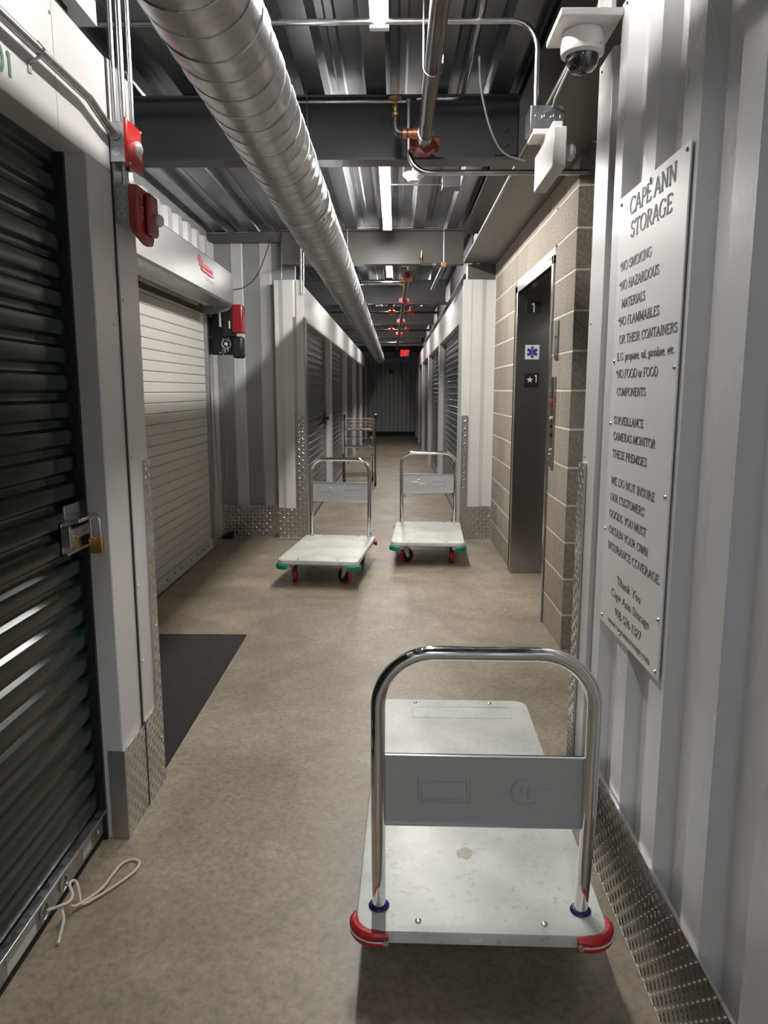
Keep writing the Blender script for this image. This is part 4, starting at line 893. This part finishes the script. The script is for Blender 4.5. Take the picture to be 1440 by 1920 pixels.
for y, z in ((2.098, 1.912), (1.87, 1.916), (1.645, 1.915), (2.095, 1.50), (1.643, 1.47), (2.10, 1.33), (1.648, 1.185), (2.10, 1.03), (1.645, .90), (2.092, .775), (1.92, .772), (1.645, .775)):
    MB().lathe([(.0062, 0), (.0062, .0015), (.0035, .0035)], (SX, y, z), 0, 10).xf(Matrix.Translation((0, 0, 0))).build('screw', 'conduit', sg) if False else MB().cyl((SX, y, z), (SX - .0035, y, z), .0055, 10, .0035).build('screw', 'conduit', sg)

# ================================================================== PLATFORM TROLLEYS
def caster(parent, x, y, ang, swivel, wr_=.062, top=.15):
    m = MB(); m.box(-.045, -.04, top - .006, .045, .04, top)
    if swivel: m.cyl((0, 0, top - .02), (0, 0, top - .004), .028, 16)
    for sx in (-1, 1): m.prism([(-.030, top - .018), (.030, top - .018), (.034, .085), (.044, .050), (.022, .050), (-.006, .10)], 0, sx * .024 - .002, sx * .024 + .002)
    m.box(-.026, -.030, top - .024, .026, .030, top - .016)
    M4 = Matrix.Translation((x, y, 0)) @ Matrix.Rotation(ang, 4, 'Z')
    c = m.xf(M4).build('caster', 'ltgrey', parent)
    q = MB(); q.lathe([(wr_ - .010, -.016), (wr_ - .002, -.015), (wr_, -.009), (wr_, .009), (wr_ - .002, .015), (wr_ - .010, .016)], (0, .030, wr_), 0, 28); q.xf(M4).build('tyre', 'redurethane', c)
    q = MB(); q.lathe([(wr_ - .011, -.0165), (wr_ - .014, -.017), (.030, -.011), (.014, -.019), (.014, .019), (.030, .011), (wr_ - .014, .017), (wr_ - .011, .0165)], (0, .030, wr_), 0, 24); q.xf(M4).build('hub', 'black', c)
    q = MB(); q.cyl((-.031, .030, wr_), (.031, .030, wr_), .006, 8); q.xf(M4).build('axle', 'chrome', c)
def rrect(w, l, r, n=6, x=0, y=0):
    pts = []
    for cx_, cy_, a0 in ((w / 2 - r, l / 2 - r, 0), (-w / 2 + r, l / 2 - r, 90), (-w / 2 + r, -l / 2 + r, 180), (w / 2 - r, -l / 2 + r, 270)):
        for k in range(n + 1): a = math.radians(a0 + 90 * k / n); pts.append((x + cx_ + r * math.cos(a), y + cy_ + r * math.sin(a)))
    return pts
def trolley(name, label, W, L, H, hy, hh, cx_, cy_, rot, bump, pan, logo_left, detail=False, casters=((0, 0),) * 4, lean=0.0, cmix=None, flip=1):
    """local: deck centred, handle at y = hy (sign tells which end)"""
    t = thing(name, (0, 0, 0), label, 'trolley', 'platform trolleys')
    m = MB(); r = .05
    prof = [(W, L, H - .004, r), (W - .006, L - .006, H, r - .003)]
    # top plate with rolled lip
    loops = [(W, L, H - .030, r), (W, L, H - .005, r), (W - .004, L - .004, H - .001, r), (W - .012, L - .012, H, r - .004)]
    n = 28; vs = []
    for w_, l_, z, rr in loops: vs += [(a, b, z) for a, b in rrect(w_, l_, rr)]
    fs = [(i * n + k, i * n + (k + 1) % n, (i + 1) * n + (k + 1) % n, (i + 1) * n + k) for i in range(3) for k in range(n)] + [list(range(3 * n, 4 * n))]
    vs2 = [(a, b, H - .030) for a, b in rrect(W - .01, L - .01, r - .004)]; vs3 = [(a, b, H - .008) for a, b in rrect(W - .01, L - .01, r - .004)]
    o_ = len(vs); vs += vs2 + vs3
    fs += [(k, (k + 1) % n, o_ + (k + 1) % n, o_ + k) for k in range(n)] + [(o_ + k, o_ + (k + 1) % n, o_ + n + (k + 1) % n, o_ + n + k) for k in range(n)] + [list(range(o_ + 2 * n - 1, o_ + n - 1, -1))]
    m.add(vs, fs); dk = m.build('deck', 'dollydeck', t)
    # under-frame
    m = MB()
    for x in (-W * .33, W * .33): m.box(x - .02, -L / 2 + .03, H - .035, x + .02, L / 2 - .03, H - .009)
    for y in (-L * .36, L * .36): m.box(-W / 2 + .03, y - .02, H - .035, W / 2 - .03, y + .02, H - .009)
    m.build('underframe', 'grey', t, smooth=False)
    # recessed-frame embossing far end
    def frame_(x0, y0, x1, y1, z, r_): 
        q = MB(); q.tube([(x0, y0, z), (x1, y0, z), (x1, y1, z), (x0, y1, z)], r_, 4, closed=True); return q
    if detail: frame_(-.16, -hy * 1.0 - .09 if hy > 0 else L / 2 - .17, .22, L / 2 - .07, H + .0002, .0018).build('embossed_frame', 'dollydeck', t)
    # bolts
    sgn = 1 if hy > 0 else -1
    for y in (sgn * (L / 2 - .035), -sgn * (L / 2 - .035)):
        for x in (-.148, .148): MB().lathe([(.008, 0), (.0075, .003), (.004, .005)], (x, y, H), 2, 10).build('bolt', 'conduit', t)
    # handle
    px = W / 2 - .0523; R = .0165; top = hh - R; ly = hy + lean
    path = bend([(-px, hy, H - .01), (-px, hy + lean * .8, hh - .40), (-px - .0, ly, top), (px, ly, top), (px, hy + lean * .8, hh - .40), (px, hy, H - .01)], .128 if detail else .105, 14)
    MB().tube(path, R, 18).build('handle', 'chrome', t)
    for x in (-px, px):
        q = MB(); q.lathe([(R + .008, 0), (R + .009, .003), (R + .004, .009), (R + .0005, .010)], (x, hy, H), 2, 20); q.build('socket', 'bluering' if detail else 'grey', t)
    # panel
    z0, z1 = pan; yy = hy + lean * .5
    fy = -1 if True else 1
    q = MB(); q.box(-px + R * .6, yy - .003, z0, px - R * .6, yy + .003, z1); q.box(-px + R * .6, yy - .010, z1 - .003, px - R * .6, yy + .003, z1); q.box(-px + R * .6, yy - .010, z0, px - R * .6, yy + .003, z0 + .003)
    pn = q.build('name_panel', 'panelgrey', t, bevel=.001)
    lx, rx = (-.09, .10) if logo_left else (.10, -.09); zc = (z0 + z1) / 2; yf = yy - .0032
    q = MB(); Rl = .034
    q.tube([(lx + Rl * math.cos(a), yf, zc + Rl * math.sin(a)) for a in [math.radians(20 + 300 * k / 24) for k in range(25)]], .0032, 6)
    s1 = 1 if logo_left else -1
    q.tube([(lx - s1 * .062, yf, zc + .010), (lx - s1 * .004, yf, zc + .010), (lx - s1 * .004, yf, zc - .018)], .0034, 6)
    q.tube([(lx + s1 * .062, yf, zc - .006), (lx + s1 * .012, yf, zc - .006), (lx + s1 * .010, yf, zc + .012), (lx + s1 * .002, yf, zc + .012)], .0034, 6)
    q.build('embossed_logo', 'panelgrey', pn)
    q = MB()
    for (a, b) in ((.060, .029), (.052, .021)): q.tube([(rx - a, yf, zc - b), (rx + a, yf, zc - b), (rx + a, yf, zc + b), (rx - a, yf, zc + b)], .0026, 6, closed=True)
    q.build('embossed_frame', 'panelgrey', pn)
    if not detail:
        q = MB()
        for zz, (a, b) in ((zc + .008, (-.012, .04)), (zc - .010, (-.030, .035))):
            x = rx + a
            while x < rx + b: q.box(x, yf - .001, zz - .005, x + .005, yf + .001, zz + .005); x += .0085
        q.build('embossed_print', 'panelgrey', pn, smooth=False)
    # brace struts and release
    q = MB()
    if detail: q.cyl((px - .01, hy - sgn * .01, .34), (px - .03, hy - sgn * .14, H), .006, 8)
    else:
        q.cyl((px, hy + .015, .36), (px - .02, hy + .12, H - .02), .010, 8) ; q.box(-px + .01, hy + .005, z0 - .05, -px + .04, hy + .03, z0 - .02)
    if not detail: q.build('brace', 'grey', t)
    # bumpers
    for i, (sx, sy) in enumerate(((-1, -1), (1, -1), (-1, 1), (1, 1))):
        if detail and sy > 0: continue
        col = bump[0] if sy < 0 else bump[1]
        z = H - .018 if detail else H - .052
        arc = [(sx * (W / 2 - r + (r + .004) * math.cos(a)), sy * (L / 2 - r + (r + .004) * math.sin(a)), z) for a in [PI / 2 * k / 8 for k in range(9)]]
        pts = [(sx * (W / 2 + .004), sy * (L / 2 - r - .025), z)] + arc + [(sx * (W / 2 - r - .028), sy * (L / 2 + .004), z)]
        q = MB()
        for dz in (-.008, .008): q.tube([(a, b, c + dz) for a, b, c in pts], [.004] + [.0125] * (len(pts) - 2) + [.009], 10)
        bp = q.build('corner_bumper', col, t)
        q = MB(); ro_ = r + .0165; q.tube([(sx * (W / 2 - r + ro_ * math.cos(a)), sy * (L / 2 - r + ro_ * math.sin(a)), z) for a in [PI / 2 * k / 10 for k in range(11)]] + [(sx * (W / 2 - r - .016), sy * (L / 2 + .0165), z)], .0022, 6) ; q.build('bumper_stripe', 'ltgrey' if detail else col, bp)
        if detail:
            MB().cyl((sx * (W / 2 - r - .022), sy * (L / 2 + .008), z), (sx * (W / 2 - r - .022), sy * (L / 2 + .019), z), .007, 10).build('bolt', 'conduit', bp)
        else: MB().box(sx * (W / 2 - .10), sy * (L / 2 - .03), z - .006, sx * (W / 2 - .02), sy * (L / 2 + .0), z + .025).build('bumper_bracket', 'grey', bp, smooth=False)
    # casters
    for (sx, sy), (ang, sw) in zip(((-1, -1), (1, -1), (-1, 1), (1, 1)), casters):
        caster(t, sx * (W / 2 - .10), sy * (L / 2 - (.30 if detail else .14)), ang, sw, top=H - .03, wr_=.0625)
    if detail: MB().box(-.028, -L / 2 - .0015, H - .022, .0, -L / 2 + .001, H - .012).build('size_label', 'offwhite', t, smooth=False)
    t.location = (cx_, cy_, 0); t.rotation_euler = (0, 0, rot)
    return t
Lf = 1.31
trolley('platform_trolley', 'nearest platform trolley with chrome handle, pale deck and red corner bumpers', .59, Lf, .185, -Lf / 2 + .085, .862, .217, 1.527 + Lf / 2, math.radians(-1.2), ('redrub', 'redrub'), (.418, .594), False, True, ((.1, 1), (-.1, 1), (0, 0), (0, 0)), lean=-.045)
trolley('platform_trolley', 'far left platform trolley with green front bumpers, standing before the slatted door side', .60, .98, .205, .46, .872, -.515, 5.70, math.radians(-6.2), ('green', 'redrub'), (.50, .665), True, False, ((.15, 1), (.95, 1), (.2, 0), (0, 0)))
trolley('platform_trolley', 'far right platform trolley with green front bumpers, beside the elevator', .60, .98, .205, .46, .872, .285, 6.37, math.radians(-2.6), ('green', 'redrub'), (.485, .66), True, False, ((-.9, 1), (.08, 1), (0, 0), (0, 0)))

# stain on the near deck
st = bpy.data.objects.get('platform_trolley')
m = MB(); c = Vector((.188, 1.827, .1853)); n = 22; vs = [c] + [c + Vector((math.cos(2 * PI * k / n) * .028 * random.uniform(.7, 1.15), math.sin(2 * PI * k / n) * .026 * random.uniform(.7, 1.2), 0)) for k in range(n)]
M_['stain'] = mat('dried_spill', (.46, .40, .33), .6, c2=(.56, .52, .46), scale=60)
inv = (Matrix.Translation(st.location) @ Matrix.Rotation(st.rotation_euler.z, 4, 'Z')).inverted()
m.add([inv @ q for q in vs], [(0, k + 1, (k + 1) % n + 1) for k in range(n)]); WLs = WL[st.name]; WL[st.name] = Vector((0, 0, 0)); m.build('dried_spill', 'stain', st, smooth=False)

# ================================================================== SHOPPING CART
def cart():
    t = thing('shopping_cart', (0, 0, 0), 'two tier wire shopping cart standing at the left of the hall', 'cart')
    W, L = .46, .62
    for sx in (-1, 1):
        MB().tube(bend([(sx * W / 2, -L / 2, .11), (sx * W / 2, -L / 2 + .03, .80), (sx * W / 2, -L / 2 - .06, 1.06)], .15), .011, 10).build('side_post', 'cartwire', t)
        MB().tube(bend([(sx * W / 2, -L / 2, .14), (sx * W / 2, L / 2, .14)], .1), .009, 8).build('base_rail', 'cartwire', t)
        MB().tube([(sx * W / 2, L / 2 - .02, .14), (sx * W / 2, L / 2 - .08, .45)], .009, 8).build('front_post', 'cartwire', t)
        MB().cyl((sx * W / 2, -L / 2 - .06, 1.03), (sx * W / 2, -L / 2 - .10, 1.08), .016, 10).build('grip', 'black', t)
    def basket(z0, z1, y0, y1, name, col='cartwire', nh=3):
        q = MB(); w0, w1 = W / 2 - .03, W / 2
        for k in range(nh):
            f = k / (nh - 1); z = z0 + (z1 - z0) * f; ww = w0 + (w1 - w0) * f
            q.tube([(-ww, y0, z), (ww, y0, z), (ww, y1, z), (-ww, y1, z)], .0035 if k else .005, 5, closed=True)
        for k in range(13):
            x = -w0 + 2 * w0 * k / 12
            for y in (y0, y1): q.cyl((x, y, z0), (x * w1 / w0, y, z1), .0018, 4)
            q.cyl((x, y0, z0), (x, y1, z0), .0018, 4)
        for k in range(15):
            y = y0 + (y1 - y0) * k / 14
            for sx in (-1, 1): q.cyl((sx * w0, y, z0), (sx * w1, y, z1), .0018, 4)
            q.cyl((-w0, y, z0), (w0, y, z0), .0018, 4)
        q.build(name, col, t, smooth=False)
    basket(.84, 1.0, -L / 2 + .02, L / 2 - .1, 'upper_basket', nh=4)
    basket(.58, .84, -L / 2 + .10, L / 2 - .14, 'deep_basket', nh=3)
    basket(.40, .43, -L / 2 + .02, L / 2 - .06, 'lower_shelf', nh=2)
    basket(.15, .19, -L / 2 + .02, L / 2 - .03, 'bottom_rack', nh=2)
    MB().box(-W / 2 + .03, -L / 2 + .02, .835, W / 2 - .03, L / 2 - .12, .84).build('upper_tray', 'clamp', t, smooth=False)
    for sx in (-1, 1):
        for sy in (-1, 1):
            x, y = sx * W / 2, sy * (L / 2 - .01)
            c = MB().box(x - .018, y - .014, .085, x + .018, y + .014, .145).build('caster_fork', 'cartwire', t, smooth=False)
            MB().cyl((x - .012, y + .0, .05), (x + .012, y + .0, .05), .05, 18).build('wheel', 'rubber', c)
    t.location = (-.565, 11.35, 0); t.rotation_euler = (0, 0, math.radians(6))
cart()
# pull cord on the floor by the door
def cord(label, pts, r=.0042):
    P4 = [Vector(p) for p in pts]; out = []
    for i in range(len(P4) - 1):
        p0, p1, p2, p3 = P4[max(0, i - 1)], P4[i], P4[i + 1], P4[min(len(P4) - 1, i + 2)]
        for k in range(6):
            t = k / 6; out.append(.5 * ((2 * p1) + (p2 - p0) * t + (2 * p0 - 5 * p1 + 4 * p2 - p3) * t * t + (3 * p1 - p0 - 3 * p2 + p3) * t ** 3))
    out.append(P4[-1]); return tag(MB().tube(out, r, 8).build('pull_cord', 'rope'), label, 'cord')
xe = xr + .03
cord('white pull cord knotted to the bottom bar with a loop on the floor', [(xe, 1.745, .062), (xe + .025, 1.77, .058), (xe + .035, 1.795, .05), (xe + .030, 1.83, .045), (xe + .012, 1.855, .06), (xe + .02, 1.875, .055), (xe + .038, 1.855, .03), (xe + .05, 1.84, .010),
      (-.845, 1.87, .006), (-.805, 1.93, .006), (-.775, 1.99, .006), (-.775, 2.03, .006), (-.800, 2.045, .006), (-.825, 2.025, .006), (-.835, 1.97, .006), (-.842, 1.90, .010), (xe + .042, 1.83, .014), (xe + .030, 1.80, .035), (xe + .026, 1.775, .045), (xe + .04, 1.75, .03), (xe + .045, 1.71, .008), (xe + .048, 1.695, .006)])
# far hall bits
tag(MB().cyl((-.16, 23.93, 2.02), (-.16, 23.97, 2.02), .07, 16).build('wall_speaker', 'black'), 'small round black device high on the end wall', 'device')
